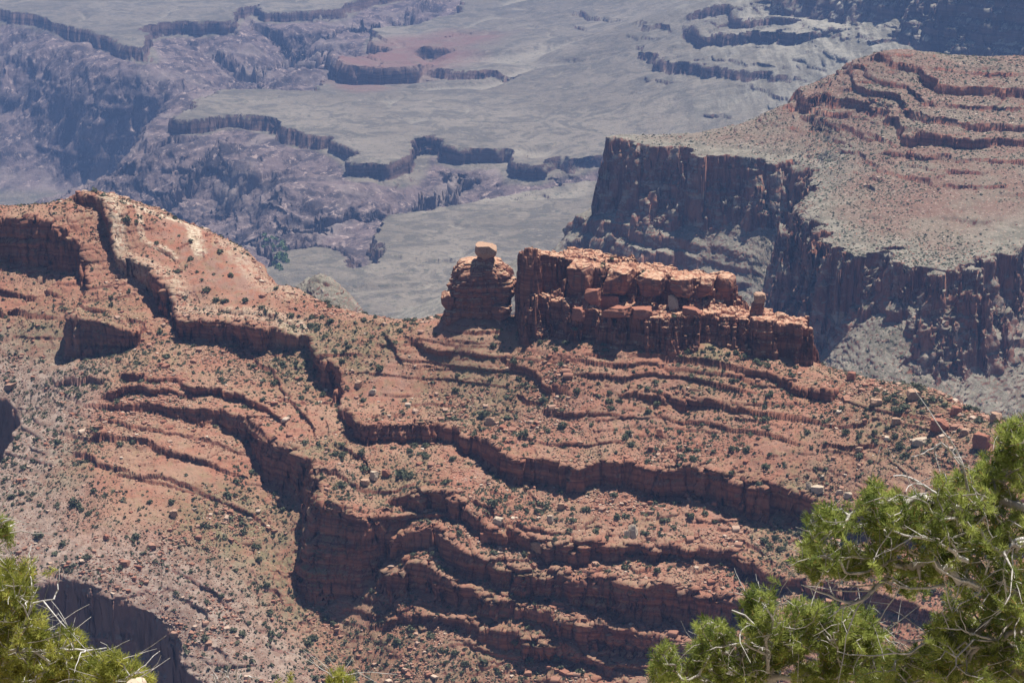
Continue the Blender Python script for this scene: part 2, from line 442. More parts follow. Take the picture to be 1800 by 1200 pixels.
near_ledges = [
    # the long cliff band: white-capped hill -> saddle -> across the face under the butte
    [(140, 355, 18), (160, 354, 20), (185, 357, 25), (194, 390, 40), (206, 425, 30), (208, 452, 24), (245, 468, 36), (270, 480, 46), (298, 515, 46), (306, 542, 22), (320, 560, 34), (345, 564, 38), (410, 569, 35), (440, 571, 44), (490, 583, 34), (536, 592, 24),
     (545, 606, 30), (560, 624, 38), (582, 642, 40), (594, 665, 38), (599, 695, 22), (600, 715, 16), (620, 735, 42), (640, 752, 36), (670, 749, 30), (710, 746, 30), (760, 745, 30), (800, 752, 27), (825, 762, 34), (860, 777, 48), (882, 792, 50), (905, 805, 45), (940, 815, 45),
     (1000, 818, 42), (1030, 820, 40), (1060, 814, 42), (1100, 818, 42), (1160, 830, 45), (1200, 817, 54), (1250, 834, 50), (1300, 841, 55), (1340, 851, 55), (1390, 864, 50), (1430, 882, 45), (1500, 892, 50), (1570, 903, 40), (1700, 935, 30), (1820, 960, 20)],
    # left cliff and the block below it
    [(-60, 396, 58), (0, 390, 62), (60, 389, 72), (100, 402, 66), (146, 421, 48), (150, 470, 18), (150, 500, 22), (136, 530, 12), (119, 551, 74), (150, 563, 62), (200, 568, 50), (240, 582, 28), (256, 566, 6)],
    # left nose -> alcove -> the high wall of the main nose
    (0.42, [(200, 706, 15), (240, 706, 18), (270, 712, 13), (310, 716, 18), (345, 720, 20), (390, 716, 24), (404, 724, 34), (440, 736, 44), (462, 756, 54), (487, 776, 66), (512, 793, 74), (532, 812, 72), (546, 836, 60), (552, 856, 70), (548, 868, 120), (560, 868, 180), (600, 871, 190), (632, 886, 172), (655, 900, 120), (690, 920, 40), (720, 925, 0)]),
    [(700, 886, 18), (740, 880, 34), (790, 885, 38), (810, 898, 36), (830, 915, 32), (860, 930, 30), (905, 941, 30), (930, 950, 26), (960, 956, 30), (980, 971, 35), (1050, 972, 30), (1105, 970, 25), (1150, 968, 28), (1200, 968, 25), (1250, 976, 25), (1290, 974, 25), (1312, 990, 30), (1335, 1001, 35), (1355, 1014, 30), (1400, 1015, 20), (1430, 1030, 25), (1520, 1045, 25), (1650, 1070, 20)],
    [(668, 935, 26), (700, 935, 40), (750, 930, 40), (795, 944, 46), (808, 957, 50), (840, 978, 45), (880, 1000, 35), (950, 1008, 40), (1000, 1017, 52), (1060, 1018, 64), (1100, 1026, 72), (1180, 1033, 70), (1250, 1046, 58), (1290, 1060, 44), (1330, 1080, 24), (1420, 1100, 15)],
    [(672, 985, 34), (690, 983, 46), (745, 985, 50), (780, 1000, 50), (810, 1028, 36), (850, 1045, 34), (880, 1053, 30), (925, 1058, 25), (960, 1073, 32), (1000, 1070, 44), (1065, 1078, 52), (1120, 1096, 48), (1200, 1108, 42), (1280, 1120, 30), (1360, 1130, 20)],
    [(675, 1055, 14), (700, 1052, 15), (750, 1058, 15), (790, 1070, 20), (850, 1088, 24), (880, 1095, 34), (980, 1096, 38), (1025, 1116, 22), (1060, 1118, 24), (1110, 1130, 18), (1180, 1150, 8)],
    # smaller ledges of the left nose
    [(103, 652, 12), (112, 645, 15), (150, 655, 12), (176, 668, 8)],
    [(222, 657, 14), (240, 655, 18), (270, 667, 11), (312, 667, 9), (328, 676, 12), (345, 678, 19), (385, 678, 16), (402, 690, 17), (430, 696, 17), (452, 706, 14), (470, 725, 12), (490, 745, 10), (500, 760, 6)],
    [(200, 688, 19), (230, 679, 17), (270, 681, 17), (300, 686, 10), (330, 690, 7)],
    [(188, 735, 6), (215, 741, 8), (240, 749, 6), (290, 757, 5), (340, 762, 5), (380, 770, 7), (420, 775, 5)],
    [(158, 770, 14), (164, 760, 20), (182, 762, 13), (220, 769, 8), (275, 778, 12), (300, 785, 12), (330, 795, 12), (370, 805, 9), (420, 815, 5)],
    [(138, 797, 10), (165, 808, 10), (200, 821, 8), (225, 832, 5), (250, 838, 6), (282, 836, 7), (330, 848, 8), (370, 860, 6), (405, 866, 5), (445, 880, 8), (470, 900, 4)],
    [(210, 832, 5), (250, 841, 5), (290, 846, 6), (330, 855, 4)],
    [(430, 600, 5), (455, 630, 6), (480, 650, 7), (505, 690, 6)], [(500, 700, 6), (525, 720, 9), (545, 745, 10), (552, 770, 6)], [(600, 790, 8), (625, 800, 10), (640, 815, 8), (650, 830, 5)],
    # face under the butte
    [(680, 588, 7), (690, 610, 8), (700, 630, 6)], [(712, 588, 7), (728, 600, 12), (760, 612, 10), (800, 612, 7), (840, 618, 5)],
    [(890, 630, 9), (925, 640, 12), (945, 650, 14), (962, 668, 13), (990, 681, 9)],
    [(1040, 622, 4), (1100, 625, 5), (1200, 632, 7), (1290, 645, 10), (1350, 655, 13), (1390, 669, 18), (1440, 680, 22), (1468, 685, 17), (1478, 674, 5)],
    [(970, 624, 5), (1030, 633, 7), (1100, 637, 8), (1132, 640, 5), (1210, 648, 5), (1300, 660, 6), (1340, 668, 7)],
    [(1030, 655, 8), (1100, 658, 8), (1155, 662, 6), (1190, 664, 4), (1225, 672, 6), (1280, 680, 8), (1312, 687, 4)],
    [(918, 690, 8), (932, 693, 8), (950, 702, 4)], [(1100, 692, 8), (1150, 695, 11), (1165, 702, 8)], [(1170, 697, 8), (1205, 705, 17), (1240, 708, 11), (1290, 717, 10), (1350, 725, 8), (1400, 735, 8), (1440, 745, 6), (1480, 750, 6), (1512, 750, 6), (1540, 735, 4)],
    [(955, 716, 4), (970, 722, 9), (1030, 725, 8), (1100, 728, 4)], [(1175, 735, 5), (1240, 745, 6), (1280, 755, 6), (1340, 762, 6), (1370, 770, 8), (1402, 781, 4)],
    [(920, 778, 4), (960, 786, 5), (1000, 790, 6), (1060, 790, 4), (1095, 787, 4)], [(1135, 794, 4), (1150, 797, 6), (1220, 800, 5), (1252, 810, 4)], [(1460, 790, 5), (1500, 793, 7), (1550, 790, 4)],
    [(1190, 755, 3), (1250, 762, 3)], [(1300, 740, 3), (1350, 746, 3), (1370, 752, 3)],
    [(826, 898, 6), (870, 920, 9), (920, 945, 8), (950, 944, 8), (975, 952, 5), (1010, 945, 5)], [(1250, 914, 4), (1310, 920, 4)], [(1288, 950, 6), (1320, 955, 8), (1342, 972, 5)],
    [(560, 858, 8), (600, 855, 8), (640, 868, 6), (690, 866, 6), (720, 860, 5)],
    [(250, 436, 3), (290, 449, 5), (308, 465, 5)], [(360, 548, 5), (430, 562, 5), (500, 575, 4)], [(150, 538, 8), (190, 543, 8), (225, 555, 10), (255, 572, 6)],
    [(0, 486, 8), (40, 492, 8), (65, 500, 8), (95, 508, 6)], [(0, 530, 10), (30, 540, 8), (80, 545, 6)],
    [(310, 988, 3), (340, 995, 5), (370, 1010, 7), (395, 1030, 4)], [(330, 1035, 5), (355, 1045, 9), (360, 1058, 6)],
    [(95, 1003, 5), (125, 1010, 5), (155, 1012, 7)], [(365, 1138, 5), (400, 1150, 5), (440, 1148, 4)], [(350, 1112, 6), (385, 1125, 6), (400, 1140, 5)], [(820, 1112, 5), (850, 1120, 6), (900, 1130, 5)],
]
LN = Ledges(near_base, near_ledges, 660, 1400, 2.0)
rim_px = [(-260, 600), (-100, 650), (8, 684), (27, 705), (22, 745), (0, 796), (-60, 850), (-90, 920), (-40, 990), (30, 1014), (60, 1019), (90, 1017), (122, 1016), (150, 1021), (182, 1036), (230, 1045), (262, 1062), (290, 1082), (306, 1102), (313, 1132), (322, 1160), (346, 1192), (372, 1230), (430, 1300), (560, 1380), (800, 1420)]
rim = smooth_line(np.array([hit(near_base, x, y, 660, 1400)[:2] for x, y in rim_px]), 4)
RIM = Grid(-520, 300, 640, 1300, 3); RIM.v = signed(rim, RIM.X, RIM.Y)[0]

def blob(x, y, lst):
    o = np.zeros(np.shape(x))
    for (cx, cy, r, w) in lst:
        o = np.maximum(o, w * sstep(1.0, 0.35, np.hypot(x - cx, y - cy) / r))
    return o
def nb(px, py, r, w=1.0):
    p = hit(near_base, px, py, 660, 1400); return (p[0], p[1], r, w)
TALUS = [nb(120, 900, 60), nb(250, 920, 60), nb(420, 1000, 60), nb(500, 1150, 60), nb(800, 1170, 45), nb(650, 1170, 45), nb(300, 980, 50), nb(340, 450, 50), nb(420, 510, 40), nb(60, 640, 45, .7), nb(430, 950, 60), nb(310, 940, 70), nb(520, 1050, 45), nb(200, 985, 50), nb(480, 1000, 55)]

def rills(x, y, lam, seed):
    return fbm(x + 0.4 * y, y * 0.25, lam, 3, seed)

def strata(z, x, y, per, amp, seed, cov=-0.35):
    """small bedding steps on a slope: where and how strong changes from place to place"""
    zs = (z - 0.035 * x + 0.02 * y) / per + 0.8 * vn(x / 60, y / 60, seed)
    f = zs - np.floor(zs)
    k = hsh(np.floor(zs), np.zeros_like(zs), seed)
    on = np.clip(2.4 * fbm(x + 900 * k, y + 700 * k, 38 * per ** 0.3, 3, seed + 3) + cov, 0, 1)
    return amp * on * (sstep(0.45, 0.6, f) - f)

def near_jit(X, Y):
    jx = 1.6 * fbm(X, Y, 18, 4, 21, 0.6); jy = 1.6 * fbm(X, Y, 18, 4, 33, 0.6)
    return jx, jy, 2.2 * cells(X, Y, 9.0, 4) + 1.0 * cells(X, Y, 3.6, 5) + 0.4 * vn(X / 5, Y / 5, 6)
def H_near(X, Y, drop=1.0):
    z = near_base(X, Y)
    z = z + 3.0 * fbm(X, Y, 70, 3, 3) + 0.9 * rills(X, Y, 14, 8)
    jx, jy, js = near_jit(X, Y)
    z = z + LN.add(X, Y, jx, jy, js)
    s = RIM(X + jx, Y + jy) + 0.6 * js
    s = np.where(X > -60, 99, s)
    z = z - drop * 95 * stair((-s + 2) / 13.0, 4, 0.9) - drop * 0.55 * np.maximum(-s - 10, 0) * (s < -10) - 5 * np.exp(-np.maximum(s, 0) / 10)
    sm = 1 - 0.9 * blob(X, Y, TALUS)
    z = z + sm * (strata(z, X, Y, 3.1, 1.5, 41, -0.12) + strata(z, X, Y, 1.5, 0.75, 45, -0.1))
    z = z + 0.35 * fbm(X, Y, 2.4, 2, 51) + 0.25 * cells(X, Y, 1.5, 9) * np.clip(vn(X / 20, Y / 20, 52) + 0.3, 0, 1)
    return z

def make_rough(a_strata, a_joint, lam_z, lam_j, a_small):
    def f(P, N):
        X, Y, Z = P[..., 0], P[..., 1], P[..., 2]
        nh = np.stack([N[..., 0], N[..., 1]], -1); ln = np.linalg.norm(nh, axis=-1) + 1e-9
        st = sstep(0.5, 0.85, ln)
        nh = nh / ln[..., None] * np.sign(N[..., 2:3] + 1e-9)
        t = (X * 0.77 - Y * 0.64)
        bed = vn(Z / lam_z + 0.15 * vn(X / 30, Y / 30, 5), t / (lam_z * 18), 61) + 0.6 * vn(Z / (lam_z * 0.37), t / (lam_z * 7), 62)
        jn = vn(X / lam_j + Y / lam_j * 0.6, Z / (lam_j * 5), 63) + 0.6 * np.sign(vn(X / (lam_j * 1.9), Y / (lam_j * 1.9) + Z / (lam_j * 9), 64)) * 0.5
        sm = vn(X / (lam_z * 0.5) + 9, Z / (lam_z * 0.5) + Y / lam_z, 65)
        d = st * (a_strata * bed + a_joint * jn + a_small * sm)
        P = P.copy(); P[..., 0] += nh[..., 0] * d; P[..., 1] += nh[..., 1] * d
        return P
    return f

def lineband(pxs, wd, x, y, base=near_base, y0=660, y1=1400):
    L = smooth_line(np.array([hit(base, a, b, y0, y1)[:2] for a, b in pxs]), 6)
    s, _ = signed(L, x, y); return sstep(wd, wd * 0.3, np.abs(s))
BARE = [nb(330, 440, 34), nb(390, 490, 36), nb(430, 520, 22), nb(330, 410, 22), nb(700, 640, 22, .7), nb(725, 660, 16, .8), nb(1060, 715, 30, .6), nb(1200, 740, 40, .5), nb(1000, 750, 30, .4), nb(1380, 780, 30, .5), nb(1250, 900, 22, .8), nb(840, 830, 14, .8), nb(790, 555, 24, .9)]
GREEN = [nb(190, 560, 36, .6), nb(250, 620, 40, .4), nb(60, 620, 60, .7), nb(540, 630, 32, .8), nb(560, 800, 24, .7), nb(420, 920, 45, .8), nb(500, 960, 40, .8), nb(60, 820, 45, .8), nb(650, 610, 34, .7), nb(840, 700, 34, .6), nb(1650, 740, 50, .7), nb(1400, 950, 36, .8), nb(1250, 640, 26, .7), nb(620, 1150, 50, .5), nb(900, 1150, 40, .5), nb(700, 850, 30, .5)]
def attr_near(x, y, z):
    s = RIM(x, y); s = np.where(x > -60, 99, s)
    n = 12 * fbm(x, y, 40, 3, 71)
    grey = np.maximum(sstep(62, 18, s + n), 0.9 * blob(x + n, y, [nb(430, 1160, 55), nb(20, 950, 60), nb(30, 780, 30)]))
    pale = np.maximum.reduce([lineband([(145, 354), (200, 358), (240, 375), (285, 385), (335, 400), (345, 430), (352, 450)], 6, x, y), 0.8 * lineband([(185, 365), (205, 400), (212, 450)], 6, x, y),
                              0.4 * lineband([(400, 430), (430, 465), (450, 490), (500, 520)], 12, x, y), 0.5 * lineband([(215, 465), (300, 505), (330, 555), (420, 562), (530, 588)], 9, x, y), 0.7 * lineband([(245, 380), (252, 435), (290, 447), (310, 465)], 3.0, x, y)])
    return {'grey': grey, 'pale': pale, 'bare': blob(x + n, y + n, BARE), 'green': blob(x + n, y - n, GREEN)}

rough_base = make_rough(1.3, 0.5, 2.8, 6.0, 0.3)
def rough_near(P, N):
    X, Y = P[..., 0], P[..., 1]
    ov = 0.42 * LN.add(X, Y, *near_jit(X, Y), over=True)           # beds lean out over a recessed foot
    nh = N[..., :2]; ln = np.linalg.norm(nh, axis=-1) + 1e-9; nh = nh / ln[..., None] * np.sign(N[..., 2:3] + 1e-9)
    Q = rough_base(P, N); k = (ov * sstep(0.3, 0.6, ln))[..., None]
    Q[..., :2] += nh * k; return Q
Yn = np.concatenate([np.arange(690, 840, 1.2), np.arange(840, 1290, 0.34), np.arange(1290, 1420, 3.0)])
sheet('ridge', H_near, -0.325, 0.325, 1500, Yn, 900, MAT_RIDGE, rough_near, attr_near, Hw=lambda x, y: H_near(x, y, 0.12))
NG = Grid(-430, 420, 690, 1340, 1.0, H_near)
ground = lambda x, y: NG(x, y)


# ================================================================== THE MESA ACROSS THE SIDE CANYON
up = [(1075, 240, 2500), (1180, 262, 2440), (1180, 236, 2535), (1300, 222, 2525), (1300, 278, 2390), (1410, 302, 2315), (1390, 385, 2095), (1450, 425, 2010), (1530, 455, 1940), (1600, 470, 1905), (1650, 495, 1865), (1720, 468, 1910), (1800, 432, 1995), (2000, 400, 2070),
      (1400, 172, 2520), (1540, 96, 2500), (1650, 100, 2490), (1800, 101, 2490), (2000, 95, 2490), (1600, 200, 2330), (1800, 200, 2330), (1450, 250, 2400), (1700, 300, 2180), (1600, 350, 2115), (1800, 350, 2115), (2000, 300, 2180), (1480, 320, 2220), (1470, 140, 2515)]
U = [at(*p) for p in up]
for p in [(1180, 236, 2535), (1300, 222, 2525), (1400, 172, 2520), (1540, 96, 2500), (1800, 101, 2490), (2000, 95, 2490)]:
    w = at(*p); U += [w + (0, 120, -40), w + (0, 400, -160)]
lo = [(1000, 400, 2560), (1060, 405, 2450), (1150, 420, 2400), (1230, 425, 2370), (1300, 440, 2330), (1390, 470, 2270), (1370, 520, 2140), (1400, 560, 2050), (1450, 552, 1985), (1520, 566, 1920), (1600, 585, 1868), (1700, 576, 1880), (1800, 562, 1945), (2000, 560, 2000),
      (1250, 500, 2330), (1150, 480, 2345), (1300, 560, 2230), (1340, 560, 2100), (1450, 620, 1955), (1600, 660, 1828), (1750, 700, 1840), (1600, 760, 1770), (1800, 800, 1780), (2000, 740, 1850), (930, 445, 2590), (840, 505, 2590), (740, 570, 2590), (600, 680, 2590), (940, 560, 2400), (780, 680, 2400), (1200, 620, 2200), (1000, 700, 2150), (700, 800, 2150)]
Lp = [at(*p) for p in lo]
for p in [(1000, 400, 2560), (1060, 405, 2450)]:
    w = at(*p); Lp += [w + (0, 200, -80), w + (500, 500, -60), w + (-60, 120, -75), w + (-200, 300, -230)]
tU, tL = TPS(U, 1e-4), TPS(Lp, 1e-4)
MU = Grid(-420, 1000, 1450, 3300, 12, tU); ML = Grid(-420, 1000, 1450, 3300, 12, tL)
mrim_px = [(1070, 241), (1092, 247), (1112, 256), (1150, 262), (1200, 270), (1230, 278), (1270, 281), (1300, 277), (1330, 285), (1380, 292), (1408, 303), (1413, 320), (1402, 350), (1390, 378), (1386, 392), (1410, 396), (1432, 403), (1446, 425), (1480, 446), (1530, 456), (1560, 446), (1582, 460), (1620, 480), (1650, 500), (1672, 482), (1692, 490), (1720, 470), (1752, 451), (1800, 433), (1900, 400), (2150, 380)]
mr = [hit(MU, x, y, 1700, 2900, 2)[:2] for x, y in mrim_px]
tip = mr[0]
mr = np.array([tip + (900, 330), tip + (420, 220), tip + (180, 120), tip + (30, 35)] + mr)
mrl = smooth_line(mr, 12)
MR = Grid(-420, 1000, 1450, 3300, 8); MR.v = signed(mrl, MR.X, MR.Y)[0]
mesa_mid = lambda x, y: np.where(MR(x, y) > 0, MU(x, y), ML(x, y))
mesa_ledges = [
    [(1535, 98, 8), (1580, 105, 8), (1615, 112, 9), (1625, 128, 12), (1640, 148, 14), (1680, 155, 11), (1740, 156, 11), (1800, 155, 11), (1900, 158, 11)],
    [(1440, 140, 5), (1500, 148, 6), (1560, 165, 7), (1590, 180, 9), (1600, 200, 10), (1640, 212, 8), (1700, 220, 8), (1800, 222, 8), (1900, 225, 8)],
    [(1393, 162, 9), (1402, 168, 13), (1450, 170, 11), (1500, 180, 9), (1545, 190, 9), (1570, 205, 11), (1580, 230, 13), (1600, 238, 15), (1650, 240, 15), (1700, 250, 14), (1740, 250, 12), (1765, 246, 9), (1800, 248, 9), (1900, 250, 9)],
    [(1380, 182, 6), (1440, 195, 5), (1500, 205, 4)], [(1470, 128, 4), (1540, 138, 5), (1590, 150, 5), (1610, 165, 5)], [(1640, 120, 4), (1720, 125, 5), (1800, 126, 5)], [(1640, 185, 4), (1720, 190, 5), (1800, 190, 5)], [(1420, 206, 4), (1480, 222, 4), (1550, 240, 5), (1572, 250, 4)], [(1480, 262, 3), (1560, 300, 4), (1650, 325, 4), (1760, 330, 4)], [(1570, 260, 7), (1600, 262, 6), (1660, 275, 6), (1720, 280, 6), (1800, 285, 6), (1900, 288, 5)], [(1560, 280, 3), (1650, 300, 4), (1720, 305, 4)], [(1430, 215, 3), (1500, 235, 3)],
    [(1003, 390, 12), (1040, 396, 14), (1100, 408, 14), (1160, 420, 14), (1215, 432, 12)], [(1015, 408, 12), (1080, 426, 14), (1150, 441, 16), (1212, 452, 13)], [(1240, 490, 10), (1300, 500, 8)], [(1250, 470, 5), (1320, 480, 5)],
    [(1608, 625, 9), (1680, 615, 13), (1740, 605, 11), (1800, 598, 9), (1900, 600, 8)], [(1615, 641, 10), (1700, 632, 13), (1748, 622, 9)], [(1780, 625, 6), (1850, 622, 6)],
]
mesa_ledges = [[(a, b, c * 1.35) for a, b, c in tr] for tr in mesa_ledges]
LM = Ledges(mesa_mid, mesa_ledges, 1550, 2900, 5.0, step=2.0, L0=5, riser=5.0)

def H_mesa(X, Y):
    jx = 9 * fbm(X, Y, 80, 3, 121); jy = 9 * fbm(X, Y, 80, 3, 133)
    js = 4 * cells(X, Y, 22, 14) + 2.5 * cells(X, Y, 9, 15) + 2 * vn(X / 16, Y / 16, 16)
    u = MU(X, Y) + 3.5 * fbm(X, Y, 130, 4, 103); l = ML(X, Y) + 3.5 * fbm(X, Y, 120, 4, 104) + 1.8 * rills(X, Y, 30, 105)
    s = MR(X + 1.2 * jx, Y + 1.2 * jy)
    butt = fbm(X, Y, 55, 3, 141, ridged=True)                       # buttresses and bays of the big cliff
    low = 34 * np.clip(fbm(X, Y, 75, 3, 142) + 0.12, 0, 1)
    s1 = s + 7 * butt + 2.0 * js + 2
    rt = sstep(0.122, 0.145, X / Y); s1 = s1 + rt * 5 * fbm(X, Y, 38, 3, 146, 0.6, True)
    t1 = stair((s1 + 9 + 6 * rt) / (20 + 18 * rt) + 0.06 * cells(X, Y, 15, 22), 5, 0.95)
    t2 = stair((s1 + low + 8) / 24 + 0.08 * cells(X, Y, 12, 20), 4, 0.92)
    low = low + 46 * sstep(0.122, 0.145, X / Y) * np.clip(0.55 + fbm(X, Y, 60, 3, 144), 0, 1.2)
    low_h = np.clip(0.5 + 0.22 * cells(X, Y, 34, 18) + 0.22 * fbm(X, Y, 60, 2, 143), 0.12, 0.85)
    t = np.maximum(t1, t2 * low_h)
    q = s + 5 * butt + 2.5 * js
    tr = 0.42 * stair((q + 5) / 10, 2, 0.9) + 0.58 * stair((q + 22 + 9 * fbm(X, Y, 50, 3, 147)) / 30 + 0.045 * cells(X, Y, 18, 23) + 0.02 * cells(X, Y, 7, 24), 6, 0.98)
    t = t + (tr - t) * rt
    z = l + (u - l) * t
    z = z + LM.add(X, Y, jx, jy, js * 0.7)
    sm = sstep(-5, 60, s)
    z = z + (0.06 + 0.94 * sm) * (strata(z, X, Y, 9, 5.0, 141, 0.15) + strata(z, X, Y, 4, 2.2, 145, 0.05))
    z = z + 0.9 * fbm(X, Y, 9, 3, 151) + 0.6 * cells(X, Y, 5, 19)
    # the far side falls away to the platform
    return z

def attr_mesa(x, y, z):
    s = MR(x, y); n = 20 * fbm(x, y, 90, 3, 171)
    low = sstep(30, -5, s)
    g = np.maximum(sstep(85, 20, s + n), low)
    c = hit(MU, 1690, 190, 1700, 2900, 2)
    pale = sstep(1, .4, np.hypot((x - c[0]) / 100, (y - c[1]) / 45))
    return {'grey': g, 'redwall': sstep(25, 8, s), 'pale': pale}
Ym = np.arange(1560, 3100, 1.6)
sheet('mesa', H_mesa, -0.075, 0.31, 1050, Ym, 760, MAT_MESA, make_rough(2.2, 2.4, 6.0, 14.0, 1.0), attr_mesa)

# pale knoll that shows over the saddle
KN = at(578, 560, 1750); kz = at(578, 492, 1750)[2]
def H_knoll(X, Y):
    a = (X - KN[0] + 0.25 * (Y - 1750)) / 34; b = (Y - 1760) / 60; d2 = a * a + b * b
    return kz - 26 * d2 - 10 * np.maximum(a, 0) - 3.0 * fbm(X, Y, 14, 4, 181, 0.6, True) + strata(-26 * d2, X, Y, 4, 2.5, 182) - 18 * sstep(1.0, 1.5, d2)
sheet('knoll', H_knoll, -0.125, -0.055, 300, np.arange(1690, 1850, 0.8), 200, MAT_MESA, make_rough(1.0, 1.0, 3, 6, 0.4), lambda x, y, z: {'grey': np.full(len(x), 1.0), 'redwall': np.full(len(x), 0.6)})

# ================================================================== THE CANYON FLOOR, PLATFORM AND INNER GORGE
def flat(px, py, z=-1000.0):
    return at(px, py, z / ratio(py))
fp = [flat(x, y) for x, y in [(-300, 0), (0, 10), (300, 20), (600, 5), (800, 30), (500, 180), (700, 200), (900, 180), (900, 250), (700, 260), (350, 190), (800, 450), (700, 500), (900, 400), (950, 340), (1000, 300), (0, 400), (300, 450), (600, 560), (-300, 300)]]
fp += [at(*p) for p in [(1000, 100, 5550), (1100, 100, 5420), (1050, 200, 4850), (1100, 250, 4560), (1250, 150, 4750), (1130, 160, 4950), (1400, 140, 4570), (1300, 60, 5000), (1200, 20, 5550), (1100, 30, 6050), (1500, 40, 4680), (1600, 30, 4480), (1500, 100, 4450), (1700, 70, 4280), (1800, 110, 4100), (1900, 100, 4050)]]
fp += [np.array(p, float) for p in [(-2000, 9500, -960), (0, 9500, -960), (2000, 9500, -600), (-3000, 13000, -500), (0, 13500, -450), (3500, 13000, -200), (1800, 6500, -560), (2400, 5200, -450), (0, 3000, -1010), (900, 3000, -1010), (-1200, 3000, -1010), (1500, 3000, -900)]]
tF = TPS(fp, 1e-3)
FB = Grid(-4200, 4600, 2700, 14200, 40, tF)
gp = [(-420, -5), (-250, 0), (-100, 6), (0, 19), (60, 26), (110, 42), (160, 49), (195, 62), (235, 79), (264, 81), (262, 62), (240, 48), (290, 38), (350, 35), (400, 33), (415, 15), (445, 9), (470, 21), (540, 17), (600, 13), (630, 0), (760, -22), (900, -40), (900, -26), (820, 6), (806, 24), (760, 31), (720, 39), (656, 43), (654, 72), (690, 77), (650, 90), (600, 101), (573, 119), (556, 154), (500, 152), (440, 150), (400, 152), (365, 160), (335, 185), (312, 206),
      (340, 212), (372, 206), (430, 203), (480, 211), (530, 236), (572, 243), (625, 266), (631, 287), (662, 286), (700, 284), (726, 270), (738, 246), (760, 239), (785, 249), (802, 259), (850, 261), (890, 263), (905, 282), (945, 287), (985, 272), (1010, 282), (1060, 276), (1120, 292), (1120, 312), (1030, 321), (960, 328), (870, 338), (800, 352), (700, 368), (682, 383), (671, 405), (668, 440), (640, 458), (605, 466), (572, 432), (540, 430), (500, 436), (470, 470), (440, 520), (300, 560), (0, 590), (-400, 560)]
gl = smooth_line(np.array([flat(x, y)[:2] for x, y in gp]), 40)
G = Grid(-3600, 1500, 2900, 9200, 16)
arc = np.r_[0, np.cumsum(np.hypot(*np.diff(gl, axis=0).T))]
d_, GT = signed(np.c_[gl, arc], G.X, G.Y, closed=True)
area = 0.5 * np.sum(gl[:, 0] * np.roll(gl[:, 1], -1) - np.roll(gl[:, 0], -1) * gl[:, 1])
# inside test by crossing number, so that sharp corners cannot flip the sign
ins = np.zeros(G.X.shape, bool)
for (xa, ya), (xb, yb) in zip(gl, np.roll(gl, -1, 0)):
    if ya == yb: continue
    c = ((ya > G.Y) != (yb > G.Y)) & (G.X < (xb - xa) * (G.Y - ya) / (yb - ya) + xa); ins ^= c
G.v = np.where(ins, np.abs(d_), -np.abs(d_))
far_ledges = [
    [(1013, 20, 8), (1030, 27, 9), (1085, 32, 5)], [(1015, 45, 4), (1030, 50, 4)], [(1118, 36, 6), (1135, 40, 9), (1180, 46, 7)], [(1115, 60, 4), (1150, 64, 4)],
    [(1126, 84, 6), (1150, 95, 18), (1180, 105, 17), (1240, 115, 17), (1300, 123, 15), (1382, 123, 9)], [(1130, 130, 4), (1180, 135, 5)], [(1230, 100, 4), (1290, 106, 4), (1360, 108, 4)],
    [(1208, 50, 18), (1220, 42, 24), (1290, 45, 20), (1350, 45, 20), (1420, 32, 16), (1480, 20, 9)], [(1225, 20, 14), (1260, 10, 18), (1330, 10, 18), (1400, 2, 14)], [(1480, 35, 6), (1540, 28, 5)], [(1310, 145, 3), (1350, 150, 5), (1400, 158, 3)],
    [(1255, 195, 6), (1278, 196, 5)], [(1610, 50, 8), (1660, 56, 10), (1690, 62, 6)],
    (0.6, [(1380, -60, 75), (1480, -60, 76), (1560, -60, 80), (1620, -60, 86), (1668, -60, 118), (1700, -62, 142), (1722, -70, 150), (1745, -75, 150), (1800, -80, 165), (1950, -80, 165)]),
    [(566, 121, 26), (600, 113, 34), (650, 118, 31), (700, 118, 30), (738, 115, 28), (750, 112, 6)], [(742, 88, 18), (752, 84, 24), (795, 86, 8)], [(768, 117, 16), (790, 122, 18), (830, 124, 16), (870, 128, 12), (900, 130, 9)], [(600, 104, 4), (660, 106, 5), (730, 108, 4)],
    [(650, 75, 6), (690, 74, 5)], [(700, 450, 4), (740, 455, 5), (790, 455, 6), (800, 458, 4)],
    [(183, 264, 9), (205, 255, 9), (246, 252, 10), (256, 266, 16), (290, 273, 16), (330, 272, 15), (340, 258, 7)],
]
far_mid = lambda x, y: FB(x, y)
def far_lz(x, y):
    s = G(x, y); return FB(x, y) - np.where(s > 0, 35 + 0.5 * s, 0)
LF = Ledges(far_lz, far_ledges, 3000, 9000, 14.0, step=8.0, L0=14, riser=20.0)
FLOOR = -1392.0
DELTA_R = ratio(372)
def wash_at(x, y):
    ax = x + 60 * vn(x / 240, y / 240, 255); ay = y + 60 * vn(x / 240, y / 240, 256)
    return sstep(0.80, 0.97, fbm(ax, ay, 620, 2, 251, 0.35, True)), sstep(0.78, 0.96, fbm(ax, ay, 230, 2, 253, 0.35, True))
